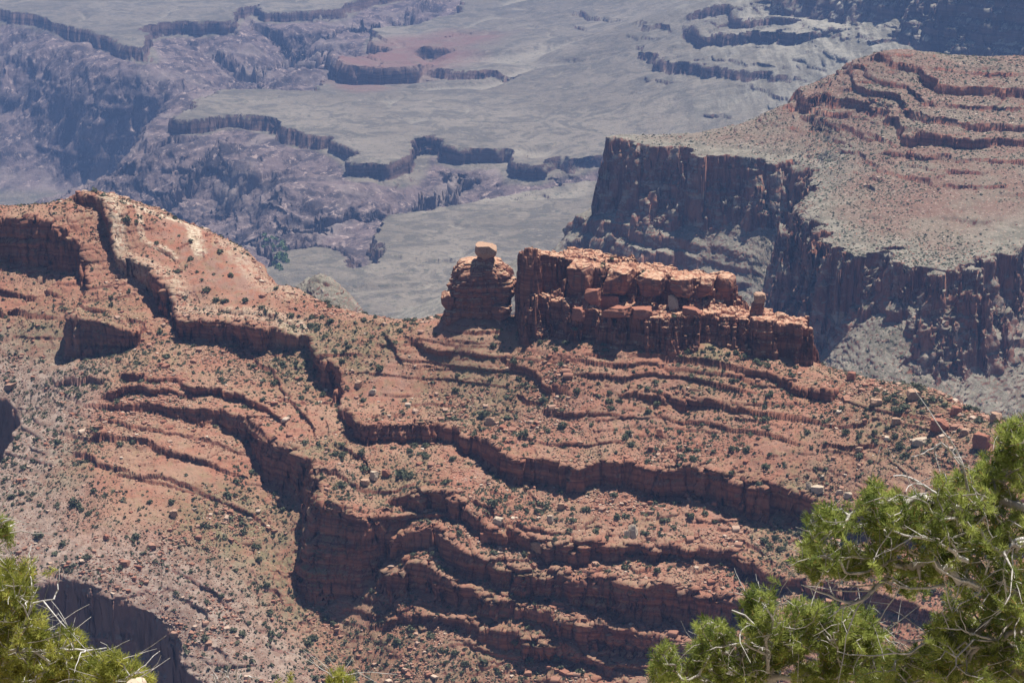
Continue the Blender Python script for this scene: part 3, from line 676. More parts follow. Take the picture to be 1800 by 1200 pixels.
def H_far(X, Y):
    jx = 26 * fbm(X, Y, 260, 4, 221); jy = 26 * fbm(X, Y, 260, 4, 233)
    js = 9 * cells(X, Y, 60, 24) + 6 * cells(X, Y, 26, 25) + 5 * vn(X / 40, Y / 40, 26)
    z = FB(X, Y) + 9 * fbm(X, Y, 500, 4, 201) * sstep(0, 200, -G(X, Y)) + 2.2 * fbm(X, Y, 60, 4, 202)
    s = G(X + jx, Y + jy) + js
    si = np.maximum(s - 14, 0)
    rg = fbm(X, Y, 330, 6, 241, 0.55, True)
    rg2 = fbm(X, Y, 90, 4, 245, 0.6, True)
    k = np.clip(si / 160, 0, 1)
    tt = G(X, Y, GT) + 0.25 * jx
    sp_r = fbm(tt + 0.15 * si, 0.30 * si + 400, 300, 5, 248, 0.5, True); sp_f = fbm(tt, 0.35 * si + 900, 70, 3, 249, 0.55, True)
    d = 34 * (0.95 + 0.4 * fbm(X, Y, 180, 3, 250)) * stair((s + 2) / 7, 3, 0.9) + 0.46 * si + k * (-100 * sp_r - 26 * sp_f - 40 * rg - 14 * rg2) + 14 * k
    zf = FLOOR + 10 * fbm(X, Y, 120, 3, 246) + 30 * np.clip(rg, 0, 1)
    zi = np.maximum(z - d, zf)
    z = np.where(s > -3, np.minimum(z, zi), z)
    east = sstep(600, 900, X)
    z = z + LF.add(X, Y, jx * 0.5, jy * 0.5, js + east * (38 * fbm(X, Y, 130, 4, 261, 0.6, True) + 12 * cells(X, Y, 45, 27)))
    pal = sstep(300, 900, X) * sstep(4000, 4400, Y)
    # the side valley that opens to the river and its gravel flat
    du = X / Y - (-0.2225)
    vz = DELTA_R * Y - 14 - 420 * np.maximum(0, np.abs(du) - 0.022)
    vm = sstep(60, 260, s) * sstep(4700, 4900, Y) * sstep(6300, 5600, Y) * sstep(0.075, 0.03, np.abs(du))
    z = np.where(vm > 0, z + vm * (np.maximum(np.minimum(z, vz), FLOOR + 3) - z), z)
    z = z + pal * (6 * rills(X, Y, 50, 205) + strata(z, X, Y, 24, 12, 241, 0.1) + strata(z, X, Y, 10, 4, 242, 0.1))
    z = z - (14 * wash_at(X, Y)[0] + 5 * wash_at(X, Y)[1]) * sstep(-10, -60, s)                 # washes on the platform
    return z
def attr_far(x, y, z):
    s = G(x, y); n = 30 * fbm(x, y, 160, 3, 271)
    red = blob(x + n * 3, y + n * 3, [(*flat(690, 95)[:2], 330, 1.0), (*flat(620, 110)[:2], 260, 1.0), (*flat(760, 70)[:2], 240, .9), (*flat(640, 135)[:2], 160, .8)])
    pal = sstep(250, 800, x + 4 * n) * sstep(4300, 4800, y + 0.4 * x)
    w1, w2 = wash_at(x, y); wash = np.maximum(sstep(.3, 1, w1), 0.75 * sstep(.4, 1, w2))
    delta = sstep(0.07, 0.03, np.abs(x / y + 0.2225)) * sstep(5250, 5450, y) * sstep(6000, 5800, y) * sstep(FLOOR + 30, FLOOR + 14, z)
    return {'gorge': sstep(14, 34, s + 0.3 * n) * (1 - delta), 'rim': sstep(-10, 0, s) * sstep(40, 15, s), 'pale': pal, 'wash': wash * (s < 0), 'red': red * (1 - sstep(30, 60, s))}
Yf = np.concatenate([2950 * (8200 / 2950) ** np.linspace(0, 1, 1500), np.linspace(8260, 13800, 60)])
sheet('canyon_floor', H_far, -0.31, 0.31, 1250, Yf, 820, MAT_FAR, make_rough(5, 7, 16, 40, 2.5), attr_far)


# ================================================================== rocks: shapes shared by boulders, blocks and rubble
def cube_sphere(n):
    g = np.linspace(-1, 1, n + 1); V = []; F = []
    for ax in range(3):
        for sg in (-1, 1):
            b = len(V); a, c = [k for k in range(3) if k != ax]
            for i in range(n + 1):
                for j in range(n + 1):
                    p = [0, 0, 0]; p[ax] = sg; p[a] = g[i]; p[c] = g[j]; V.append(p)
            for i in range(n):
                for j in range(n):
                    q = [b + i * (n + 1) + j, b + (i + 1) * (n + 1) + j, b + (i + 1) * (n + 1) + j + 1, b + i * (n + 1) + j + 1]
                    F.append(q if (sg > 0) != (ax == 1) else q[::-1])
    return np.array(V, float), np.array(F)

def rock_shape(n, seed, square=0.7, cuts=9, lo=0.72, hi=0.98, grain=0.03, beds=0.0):
    """an angular block: a rounded cube with random plane cuts, bedding grooves and grain"""
    r = np.random.default_rng(seed); V, F = cube_sphere(n)
    sph = V / np.linalg.norm(V, axis=1)[:, None]
    V = V * square + sph * (1 - square)
    for _ in range(cuts):
        nr = r.normal(size=3); nr /= np.linalg.norm(nr); o = r.uniform(lo, hi) * (0.8 + 0.35 * square)
        d = V @ nr - o; V -= np.maximum(d, 0)[:, None] * nr
    if beds: V[:, :2] *= (1 + beds * vn(V[:, 2] * 4.3 + seed, V[:, 0] * 0.4, seed))[:, None]
    if grain: V += sph * (grain * vn(V[:, 0] * 5 + V[:, 2] * 3 + seed, V[:, 1] * 5 - V[:, 2] * 2, seed + 1))[:, None]
    return V, F

def rotz(V, a, tilt=0.0, ta=0.0):
    c, s_ = math.cos(ta), math.sin(ta); ct, st = math.cos(tilt), math.sin(tilt)
    R1 = np.array([[1, 0, 0], [0, ct, -st], [0, st, ct]]); Rz = np.array([[math.cos(a), -math.sin(a), 0], [math.sin(a), math.cos(a), 0], [0, 0, 1]])
    Ra = np.array([[c, -s_, 0], [s_, c, 0], [0, 0, 1]])
    return V @ Rz.T @ (Ra @ R1 @ Ra.T).T

def mat_stone(name, a, b, use_tone=False):
    k = M(name)
    c = k.mix(k.ramp(k.noise(0.7, 4, 0.7), 0.38, 0.64), a, b)
    if use_tone:
        t = k.attr('tone')
        c = k.mix(t, (0.27, 0.115, 0.075), k.mix(k.ramp(t, 0.4, 1.0), (0.38, 0.235, 0.165), (0.56, 0.455, 0.35)))
    k.bump(k.noise(0.35, 4, 0.7), 0.6, 0.15)
    return k.done(c)
MAT_TAN = mat_stone('tan_boulder', (0.46, 0.31, 0.21), (0.34, 0.19, 0.125))
MAT_PALE = mat_stone('pale_boulder', (0.58, 0.47, 0.35), (0.42, 0.32, 0.235))
MAT_RED = mat_stone('red_boulder', (0.37, 0.165, 0.105), (0.26, 0.11, 0.075))
MAT_RUBBLE = mat_stone('rubble_stone', (0.4, 0.25, 0.17), (0.3, 0.15, 0.1), True)

# ================================================================== THE BUTTE ON THE RIDGE
def polysdf(poly, x0, x1, y0, y1, d):
    g = Grid(x0, x1, y0, y1, d); L = np.asarray(poly)
    s_, _ = signed(L, g.X, g.Y, closed=True); ins = np.zeros(g.X.shape, bool)
    for (xa, ya), (xb, yb) in zip(L[:, :2], np.roll(L[:, :2], -1, 0)):
        if ya == yb: continue
        ins ^= ((ya > g.Y) != (yb > g.Y)) & (g.X < (xb - xa) * (g.Y - ya) / (yb - ya) + xa)
    g.v = np.where(ins, np.abs(s_), -np.abs(s_)); return g
capF = [(917, 440, 1098), (944, 446, 1091), (953, 456, 1101), (993, 463, 1099), (1001, 468, 1089), (1050, 473, 1087), (1063, 479, 1091), (1112, 487, 1087), (1172, 491, 1085), (1222, 495, 1080), (1262, 494, 1078), (1291, 492, 1079)]
capB = [(1287, 487, 1088), (1240, 475, 1097), (1180, 460, 1106), (1100, 446, 1113), (1000, 438, 1119), (940, 437, 1116), (918, 438, 1108)]
shF = [(925, 540, 1086), (952, 518, 1085), (985, 532, 1080), (1010, 547, 1072), (1055, 560, 1067), (1100, 562, 1062), (1150, 570, 1055), (1200, 562, 1055), (1240, 558, 1052), (1300, 554, 1048), (1345, 561, 1043), (1400, 569, 1040), (1429, 583, 1040)]
shB = [(1432, 566, 1058), (1400, 557, 1073), (1340, 546, 1085), (1285, 528, 1098), (1200, 510, 1108), (1000, 500, 1118), (925, 505, 1112)]
CP_, SH_ = np.array([at(*p) for p in capF + capB]), np.array([at(*p) for p in shF + shB])
gx0, gx1, gy0, gy1 = 0, 170, 1020, 1140
CAP = polysdf(CP_[:, :2], gx0, gx1, gy0, gy1, 0.5); SHO = polysdf(SH_[:, :2], gx0, gx1, gy0, gy1, 0.5)
tC, tS = TPS(CP_, 2e-2), TPS(SH_, 2e-2)
CZ = Grid(gx0, gx1, gy0, gy1, 1, tC); SZ = Grid(gx0, gx1, gy0, gy1, 1, tS); GZ = Grid(gx0, gx1, gy0, gy1, 1, ground)
def H_butte(X, Y):
    g = GZ(X, Y) - 2.5
    jx = 1.6 * fbm(X, Y, 14, 3, 301); jy = 1.6 * fbm(X, Y, 14, 3, 302)
    bl = cells(X, Y, 9.0, 31); bm_ = cells(X, Y, 4.2, 32); bs = cells(X, Y, 1.7, 33)
    joint = np.maximum(0, 1 - np.abs(vn(X / 7.5 + Y / 40, Y / 9, 305)) * 9)
    a, b = X + jx, Y + jy
    big_ = fbm(X, Y, 22, 2, 308); s1 = SHO(a, b) + 2.6 * bl + 1.4 * bm_ + 0.6 * bs - 2.2 * joint + 3.0 * big_
    zs = SZ(X, Y) + 1.1 * bl + 0.8 * bm_ + 0.3 * bs + 0.6 * fbm(X, Y, 3, 2, 306)
    t1 = stair((s1 + 3.0) / 6.0 + 0.10 * bm_, 4, 0.95)
    # a rubbly half-way step in front of the lower wall
    z = g + (zs - g) * t1
    s2 = CAP(a, b) + 1.9 * bl + 1.2 * bm_ + 0.5 * bs - 2.0 * joint + 1.6 * big_
    zc = CZ(X, Y) + 0.9 * bl + 0.7 * bm_ + 0.35 * bs + 0.4 * fbm(X, Y, 2.5, 2, 307) - 1.2 * joint
    t2 = stair((s2 + 1.3) / 2.8 + 0.08 * bm_, 3, 0.95)
    # talus of fallen blocks on the shelf, heaped against the upper wall
    heap = np.clip(1 - np.maximum(-s2, 0) / 11, 0, 1) * (s1 > 0.5)
    z = z + heap * (3.2 + 2.0 * bm_ + 1.2 * bl)
    z = np.where(s2 > -1.2, z + (np.maximum(zc, z) - z) * t2, z)
    return z
butte = empty('rock_butte', (0, 0, 0))
tag(butte, 'long red sandstone butte with a pale flat cap, standing on the ridge crest', 'butte')
body = sheet('rock_wall', H_butte, 0.0, 0.152, 760, np.arange(1028, 1132, 0.2), 430, MAT_BUTTE, make_rough(0.5, 0.5, 1.3, 3.0, 0.2),
             None, lambda x, y, z: (SHO(x, y) > -7) | (CAP(x, y) > -7), kind=None)
body.parent = butte
def rock_ob(name, V, F, mat, parent=None):
    """a rock mesh whose origin is its centre on the ground"""
    c = np.array([V[:, 0].mean(), V[:, 1].mean(), V[:, 2].min()])
    o = mesh_ob(name, V - c, F, mat, None, parent); o.location = c; return o
for i, (x0, x1, y0, y1, Y, dy, mt) in enumerate([(1063, 1113, 474, 517, 1083, 6, 0), (1119, 1172, 483, 515, 1081, 6, 0), (1180, 1221, 488, 522, 1077, 5.5, 0), (1226, 1258, 488, 520, 1077, 5, 0), (1257, 1294, 486, 519, 1078, 5, 1), (998, 1048, 464, 515, 1088, 6, 0), (915, 946, 439, 560, 1094, 4.5, 0)]):
    p, q = at(x0, y1, Y), at(x1, y0, Y)
    V, F = rock_shape(26, 400 + i, 0.86, 13, 0.84, 1.08, 0.03, 0.05)
    V += 0.05 * cells(V[:, 0] * 10, V[:, 1] * 10 + np.floor(V[:, 2] * 2.3) * 7, 4.0, i)[:, None] * V
    V = rotz(V, -0.42 + 0.25 * math.sin(i * 3.1), 0.06 * math.sin(i * 1.7), 0.5) * (0.86, 1, 1)
    V = V * ((q[0] - p[0]) / 2 * 1.02, dy, (q[2] - p[2]) / 2) + ((p[0] + q[0]) / 2, Y + 1, (p[2] + q[2]) / 2)
    V[:, 2] += (V[:, 1] - Y) * 0.10
    rock_ob('block', V, F, MAT_BUTTE, butte)

def rock_column(name, prof, Y, depth, seed, mat, parent=None, square=0.45, jag=0.07, beds=0.05, na=110, nz=90):
    """a weathered pillar: stacked beds around a vertical profile given as (py, left px, right px)"""
    pr = np.array(sorted([(at(900, p[0], Y)[2], at(p[1], p[0], Y)[0], at(p[2], p[0], Y)[0]) for p in prof]))
    z = np.linspace(pr[0, 0], pr[-1, 0], nz); L = np.interp(z, pr[:, 0], pr[:, 1]); R = np.interp(z, pr[:, 0], pr[:, 2])
    th = np.linspace(0, 2 * np.pi, na, endpoint=False); T, Z = np.meshgrid(th, z)
    c, s_ = np.cos(T), np.sin(T); e = (np.abs(c) ** (2 + 4 * square) + np.abs(s_) ** (2 + 4 * square)) ** (-1 / (2 + 4 * square))
    rr = ((R - L) / 2)[:, None]; size = (pr[:, 2] - pr[:, 1]).max()
    n = beds * vn(Z / (size * 0.05) + 0.3 * np.sin(T + seed), np.zeros_like(Z) + seed, seed) + 0.5 * beds * vn(Z / (size * 0.022), c, seed + 1)
    n += jag * cells(np.cos(T) * 9 + 20, np.sin(T) * 9 + np.floor(Z / (size * 0.22)) * 7, 3.0, seed) + 0.5 * jag * cells(c * 9, s_ * 9 + np.floor(Z / (size * 0.09)) * 5, 1.6, seed + 2)
    n += 0.3 * jag * vn(c * 12, Z / (size * 0.04) + s_ * 6, seed + 3)
    r_ = rr * e * (1 + n)
    X = ((L + R) / 2)[:, None] + r_ * c; Yy = Y + depth * r_ * s_
    V = np.stack([X, Yy, Z], -1).reshape(-1, 3)
    i = np.arange(nz - 1)[:, None] * na + np.arange(na)[None]; j = np.arange(nz - 1)[:, None] * na + (np.arange(na)[None] + 1) % na
    F = np.stack([i, j, j + na, i + na], -1).reshape(-1, 4)
    # cap: shrink rings towards the middle with a bumpy top
    top = V[-na:]; cen = top.mean(0); rings = []
    for q in (0.8, 0.55, 0.3, 0.08):
        w = cen + (top - cen) * q; w[:, 2] = top[:, 2] + size * 0.012 * (1 - q) + size * 0.012 * vn(w[:, 0], w[:, 1], seed + 5); rings.append(w)
    b = len(V); V = np.vstack([V] + rings)
    for k in range(4):
        a0 = b - na + k * na; ii = a0 + np.arange(na); jj = a0 + (np.arange(na) + 1) % na
        F = np.vstack([F, np.stack([ii, jj, jj + na, ii + na], -1)])
    return rock_ob(name, V, F, mat, parent)
ped = empty('pedestal_rock', (0, 0, 0)); tag(ped, 'stout red pedestal rock left of the butte, carrying the balanced boulder', 'pedestal rock')
rock_column('pedestal_body', [(468, 806, 886), (472, 802, 891), (486, 799, 900), (493, 795, 903), (505, 794, 906), (522, 791, 901), (540, 787, 896), (556, 782, 892), (580, 774, 892)], 1111, 0.8, 501, MAT_BUTTE, ped, 0.75, 0.11, 0.03, 190, 160)
rock_column('pedestal_top', [(456, 824, 874), (459, 814, 882), (463, 807, 886), (467, 804, 889), (471, 807, 887)], 1111, 0.8, 503, MAT_BUTTE, ped, 0.75, 0.10, 0.025, 150, 40)
rock_column('neck', [(450, 841, 867), (457, 838, 869), (461, 832, 874)], 1108, 0.9, 505, MAT_BUTTE, ped, 0.5, 0.07, 0.03, 90, 20)
V, F = rock_shape(16, 511, 0.75, 11, 0.8, 1.0, 0.04, 0.05); V = V * (3.6, 4, 5) + at(787, 528, 1104); rock_ob('block', V, F, MAT_BUTTE, ped)
V, F = rock_shape(16, 513, 0.8, 11, 0.8, 1.0, 0.04, 0.05); V = V * (5, 4, 3.6) + at(880, 548, 1098); rock_ob('block', V, F, MAT_BUTTE, ped)
V, F = rock_shape(30, 509, 0.78, 9, 0.90, 1.08, 0.025, 0.03); V[:, 2] = np.minimum(V[:, 2], 0.86 + 0.05 * V[:, 0]); V = V / (V.max(0) - V.min(0)) * 2; V -= (V.max(0) + V.min(0)) / 2
V[:, :2] *= (0.66 + 0.36 * sstep(-1.0, 0.25, V[:, 2]))[:, None]
c0, c1 = at(835, 458, 1108), at(873.5, 428.5, 1108)
V = V * ((c1[0] - c0[0]) / 2, (c1[0] - c0[0]) / 2, (c1[2] - c0[2]) / 2) + (c0 + c1) / 2
bal = rock_ob('balanced_boulder', V, F, MAT_TAN)
tag(bal, 'mushroom-shaped tan boulder balanced on the pedestal rock', 'boulder')
sp = empty('rock_spire', (0, 0, 0)); tag(sp, 'small stacked rock spire on the low shoulder of the butte', 'rock spire')
zsp = float(H_butte(np.array([[at(1333, 550, 1058)[0]]]), np.array([[1058.0]]))[0, 0])
rock_column('lower_block', [(531, 1325, 1343), (536, 1321, 1342), (545, 1320, 1342), (560, 1318, 1343), (575, 1317, 1344)], 1058, 1, 521, MAT_BUTTE, sp, 0.7, 0.09, 0.05, 80, 50)
rock_column('upper_block', [(514.5, 1328, 1341), (517, 1325, 1345), (524, 1326, 1346), (530, 1326, 1343), (533, 1327, 1341)], 1058, 1, 523, MAT_TAN, sp, 0.7, 0.08, 0.04, 80, 40)

# ------------------------------------------------------------------ boulders one can point to
def top_at(x, y):
    x = np.atleast_1d(x).astype(float); y = np.atleast_1d(y).astype(float); z = ground(x, y)
    m = (x > gx0) & (x < gx1) & (y > gy0) & (y < gy1)
    if m.any():
        zb = H_butte(x[m], y[m]); ins = (SHO(x[m], y[m]) > -6); z[m] = np.where(ins, np.maximum(z[m], zb), z[m])
    return z
def land(px, py, y0=700, y1=1340):
    """where a pixel's ray meets the ridge or the butte"""
    Y = np.arange(y0, y1, 0.5); v = (600 - py) / FPX; X = Y * ((px - 900) / FPX) / (CP + v * SP)
    g = Y * ratio(py) - top_at(X, Y); k = np.nonzero(g <= 0)[0]
    k = k[0] if len(k) else len(Y) // 2
    return np.array((X[k], Y[k], top_at(X[k:k + 1], Y[k:k + 1])[0]))
T_, P_, R_ = MAT_TAN, MAT_PALE, MAT_RED
boulders = [
    (1652, 748, 32, 24, R_, 'big round red boulder on the right shoulder below the skyline', 0.55, 0), (1616, 776, 26, 14, P_, 'flat pale boulder with a dark shadowed left side, right of the slope', 0.8, 0),
    (1726, 776, 30, 26, R_, 'upright reddish boulder near the top of the right pinyon', 0.8, 0), (1606, 694, 24, 16, T_, 'broad tan boulder just under the right skyline', 0.6, 0),
    (1496, 662, 15, 14, R_, 'round boulder on the skyline right of the butte', 0.4, 0), (1750, 734, 20, 16, T_, 'tan boulder on the skyline at the far right', 0.5, 0),
    (1540, 708, 20, 12, T_, 'low tan boulder on the slope right of the tilted ledge', 0.6, 0), (1680, 722, 18, 14, R_, 'reddish boulder in scrub below the right skyline', 0.6, 0),
    (861, 740, 20, 13, T_, 'tilted grey-tan slab beside a tall bush above the cliff band', 0.9, 0.3), (1160, 762, 12, 14, R_, 'upright pinkish slab on the bare red slope', 0.9, 0.5),
    (1113, 934, 18, 24, P_, 'tall pale slab leaning above the ledge over the high wall', 0.9, 0.45), (1102, 940, 10, 14, P_, 'small pale block leaning beside the tall pale slab', 0.8, 0.3),
    (967, 912, 11, 12, P_, 'pale squarish block among scrub below the cliff band', 0.8, 0.2), (876, 914, 18, 11, P_, 'flat pale boulder at the head of the stepped ledges', 0.8, 0),
    (986, 890, 13, 11, T_, 'grey-tan block in rubble under the middle of the cliff band', 0.7, 0), (657, 836, 15, 14, P_, 'pale block at the left of a pair above the high wall', 0.75, 0.2),
    (679, 832, 15, 12, R_, 'red block at the right of a pair above the high wall', 0.75, 0.2), (641, 848, 16, 10, T_, 'low tan block with rubble above the high dark wall', 0.7, 0),
    (946, 962, 24, 18, T_, 'round tan block on the rim of the stepped ledges', 0.45, 0), (851, 944, 14, 16, R_, 'orange-red block standing in the stepped ledges', 0.8, 0.2),
    (546, 902, 12, 16, T_, 'upright tan block at the left edge of the high dark wall', 0.8, 0.1), (1437, 860, 24, 12, P_, 'broad pale slab at the right end of the cliff band', 0.9, 0.1),
    (1422, 854, 10, 12, P_, 'small upright pale slab at the right end of the cliff band', 0.9, 0.4), (1490, 870, 16, 10, P_, 'pale slab on the slope beside the pinyon branches', 0.85, 0.3),
    (1476, 866, 13, 8, P_, 'low pale slab left of its larger twin beside the pinyon branches', 0.85, 0.2),
    (1304, 893, 10, 9, R_, 'small orange block in the shade under the cliff band', 0.8, 0), (1256, 886, 12, 9, R_, 'orange block at the foot of the cliff band', 0.8, 0),
    (305, 902, 14, 13, T_, 'tan boulder alone on the smooth lower left slope', 0.5, 0), (187, 944, 11, 9, R_, 'round red boulder on the lower left slope', 0.4, 0),
    (236, 1018, 8, 7, R_, 'small orange boulder above the shaded cliff at lower left', 0.5, 0), (655, 690, 13, 9, P_, 'pale boulder beside the gully cliff', 0.7, 0.2),
    (630, 676, 12, 12, T_, 'tan block at the brink of the gully cliff', 0.7, 0), (1020, 780, 9, 8, T_, 'small tan boulder on the open slope over the cliff band', 0.6, 0),
    (1086, 556, 48, 17, R_, 'long flat red slab lying on the middle shelf of the butte', 0.9, 0.15), (1042, 524, 26, 26, R_, 'rounded red boulder at the left of the shelf of the butte', 0.6, 0.1),
    (1072, 532, 32, 22, R_, 'angular red boulder under the cap blocks of the butte', 0.75, 0.15), (1018, 552, 24, 20, R_, 'red boulder wedged low on the shelf of the butte', 0.6, 0.1),
    (1128, 550, 36, 18, R_, 'broad red boulder on the shelf left of the leaning pale slab', 0.7, 0.1), (1215, 548, 34, 16, R_, 'low red slab on the shelf right of the leaning pale slab', 0.85, 0.1),
    (1183, 532, 17, 24, P_, 'pale cream slab leaning on the shelf of the butte', 0.95, 0.6), (1372, 556, 15, 8, T_, 'small tan slab right of the rock spire', 0.8, 0.1),
    (1510, 790, 12, 9, T_, 'tan block by the short red ledge at right', 0.7, 0), (1575, 740, 16, 11, T_, 'tan block in the scrub above the pale flat boulder', 0.7, 0), (1695, 760, 16, 12, T_, 'tan block left of the upright reddish boulder', 0.7, 0),
]
for i, (px, py, w, h, mt, lab, sq, tilt) in enumerate(boulders):
    p = land(px, py + h * 0.35); m = p[1] / FPX * 1.08
    V, F = rock_shape(14, 640 + i, max(sq, 0.86), 9, 0.80, 1.08, 0.022, 0.03)
    V += 0.06 * cells(V[:, 0] * 9 + i, V[:, 1] * 9 + np.floor(V[:, 2] * 2.1) * 7, 4.5, i)[:, None] * V
    ext = V.max(0) - V.min(0)
    V = V * (w * m / ext[0], (0.75 if tilt < .3 else 0.45) * w * m / ext[1], h * m / ext[2] * 1.15)
    V = rotz(V, -0.35 + 0.4 * math.sin(i * 2.4), -tilt, 0.3) + p
    V[:, 2] += h * m * 0.32
    tag(rock_ob('boulder', V, F, mt), lab, 'boulder')

# ------------------------------------------------------------------ loose rubble and scrub on the ridge
def batch(name, protos, pos, size, rot, mat, tone=None, flat=0.7, label=None):
    """many small pieces nobody could count, as one mesh"""
    VV, FF, TT = [], [], []; b = 0; which = RNG.integers(0, len(protos), len(pos))
    for k, (V, F) in enumerate(protos):
        m = which == k; n = m.sum()
        if not n: continue
        c, s_ = np.cos(rot[m])[:, None], np.sin(rot[m])[:, None]; S = size[m][:, None]
        x = (V[None, :, 0] * c - V[None, :, 1] * s_) * S + pos[m][:, 0:1]; y = (V[None, :, 0] * s_ + V[None, :, 1] * c) * S + pos[m][:, 1:2]
        z = V[None, :, 2] * S * flat + pos[m][:, 2:3]
        VV.append(np.stack([x, y, z], -1).reshape(-1, 3)); FF.append((F[None] + (np.arange(n) * len(V))[:, None, None] + b).reshape(-1, F.shape[1]))
        if tone is not None: TT.append(np.repeat(tone[m], len(V)))
        b += n * len(V)
    o = mesh_ob(name, np.vstack(VV), np.vstack(FF), mat, {'tone': np.concatenate(TT)} if tone is not None else None)
    o['kind'] = 'stuff'; return o

def gz_slope(x, y, d=1.0):
    gx = (ground(x + d, y) - ground(x - d, y)) / (2 * d); gy = (ground(x, y + d) - ground(x, y - d)) / (2 * d); return np.hypot(gx, gy)
def scatter(n, dens, maxs=0.95):
    y = RNG.uniform(830, 1290, n * 3); x = RNG.uniform(-0.29, 0.29, n * 3) * y
    k = (RNG.random(n * 3) < dens(x, y)) & (gz_slope(x, y) < maxs) & (RIM(x, y) > 1) | ((x > -60) & (RNG.random(n * 3) < dens(x, y)) & (gz_slope(x, y) < maxs))
    k &= ~((SHO(x, y) > -3) & (x > gx0) & (x < gx1) & (y > gy0) & (y < gy1))
    x, y = x[k][:n], y[k][:n]; return x, y
def bare_at(x, y): return 1 - 0.85 * blob(x, y, BARE)
rp = [rock_shape(1, 700 + i, 0.7, 5, 0.7, 0.95, 0) for i in range(3)] + [rock_shape(2, 710 + i, 0.75, 6, 0.75, 0.95, 0) for i in range(3)]
x, y = scatter(85000, lambda x, y: bare_at(x, y) * np.clip(0.55 + 1.2 * fbm(x, y, 28, 4, 801), 0.06, 1))
sz = 0.21 * (1 - RNG.random(len(x))) ** -0.36; sz = np.minimum(sz, 1.9) * (0.65 + 1.3 * np.clip(fbm(x, y, 24, 3, 803) + 0.15, 0, 1))
batch('rubble', rp, np.stack([x, y, ground(x, y) + 0.1 * sz], -1), sz, RNG.uniform(0, 6.28, len(x)), MAT_RUBBLE, np.clip(RNG.normal(0.45, 0.22, len(x)), 0, 0.95), 0.6)

def mat_leaf(name, a, b, c3=None, trans=0.0):
    k = M(name, 0.7); t = k.attr('tone')
    c = k.mix(t, a, b)
    if c3: c = k.mix(k.ramp(t, 0.93, 1.0), c, c3)
    if trans:
        tr = k.t.nodes.new('ShaderNodeBsdfTranslucent'); k.put(tr.inputs[0], c); ms = k.t.nodes.new('ShaderNodeMixShader'); ms.inputs[0].default_value = trans
        k.t.links.new(k.b.outputs[0], ms.inputs[1]); k.t.links.new(tr.outputs[0], ms.inputs[2]); k.t.links.new(ms.outputs[0], k.t.nodes['Material Output'].inputs[0])
    return k.done(c)
MAT_SHRUB = mat_leaf('juniper_leaf', (0.07, 0.085, 0.05), (0.19, 0.195, 0.12), None, 0.25)
MAT_SCRUB = mat_leaf('scrub_leaf', (0.065, 0.075, 0.046), (0.165, 0.16, 0.10), None, 0.2)

def shrub_shape(n, seed, leaf=0.26):
    r = np.random.default_rng(seed); d = r.normal(size=(n, 3)); d /= np.linalg.norm(d, axis=1)[:, None]; d[:, 2] = np.abs(d[:, 2]) * 1.0
    lump = 0.75 + 0.35 * vn(d[:, 0] * 2.2 + seed, d[:, 1] * 2.2 + d[:, 2] * 1.7, seed)
    c = d * (lump * r.uniform(0.35, 1.0, n) ** 0.4)[:, None]; c[:, 2] += 0.12
    a = r.normal(size=(n, 3)); a /= np.linalg.norm(a, axis=1)[:, None]; b = np.cross(a, d + 0.4 * r.normal(size=(n, 3))); b /= np.linalg.norm(b, axis=1)[:, None] + 1e-9
    L = leaf * r.uniform(0.6, 1.3, n)[:, None]
    V = np.stack([c - a * L - b * L * .5, c + a * L - b * L * .6, c + a * L * .7 + b * L * .6, c - a * L * .8 + b * L * .5], 1).reshape(-1, 3)
    return V, np.arange(4 * n).reshape(n, 4)
sp_ = [shrub_shape(12, 900 + i, 0.5) for i in range(4)]
x, y = scatter(62000, lambda x, y: bare_at(x, y) * np.clip(0.35 + 0.6 * blob(x, y, GREEN) + 1.1 * fbm(x, y, 36, 3, 811), 0.06, 1), 1.1)
sz = 0.29 * (1 - RNG.random(len(x))) ** -0.34; sz = np.minimum(sz, 1.35)
batch('desert_scrub', sp_, np.stack([x, y, ground(x, y) - 0.05], -1), sz, RNG.uniform(0, 6.28, len(x)), MAT_SCRUB, RNG.random(len(x)), 0.85)

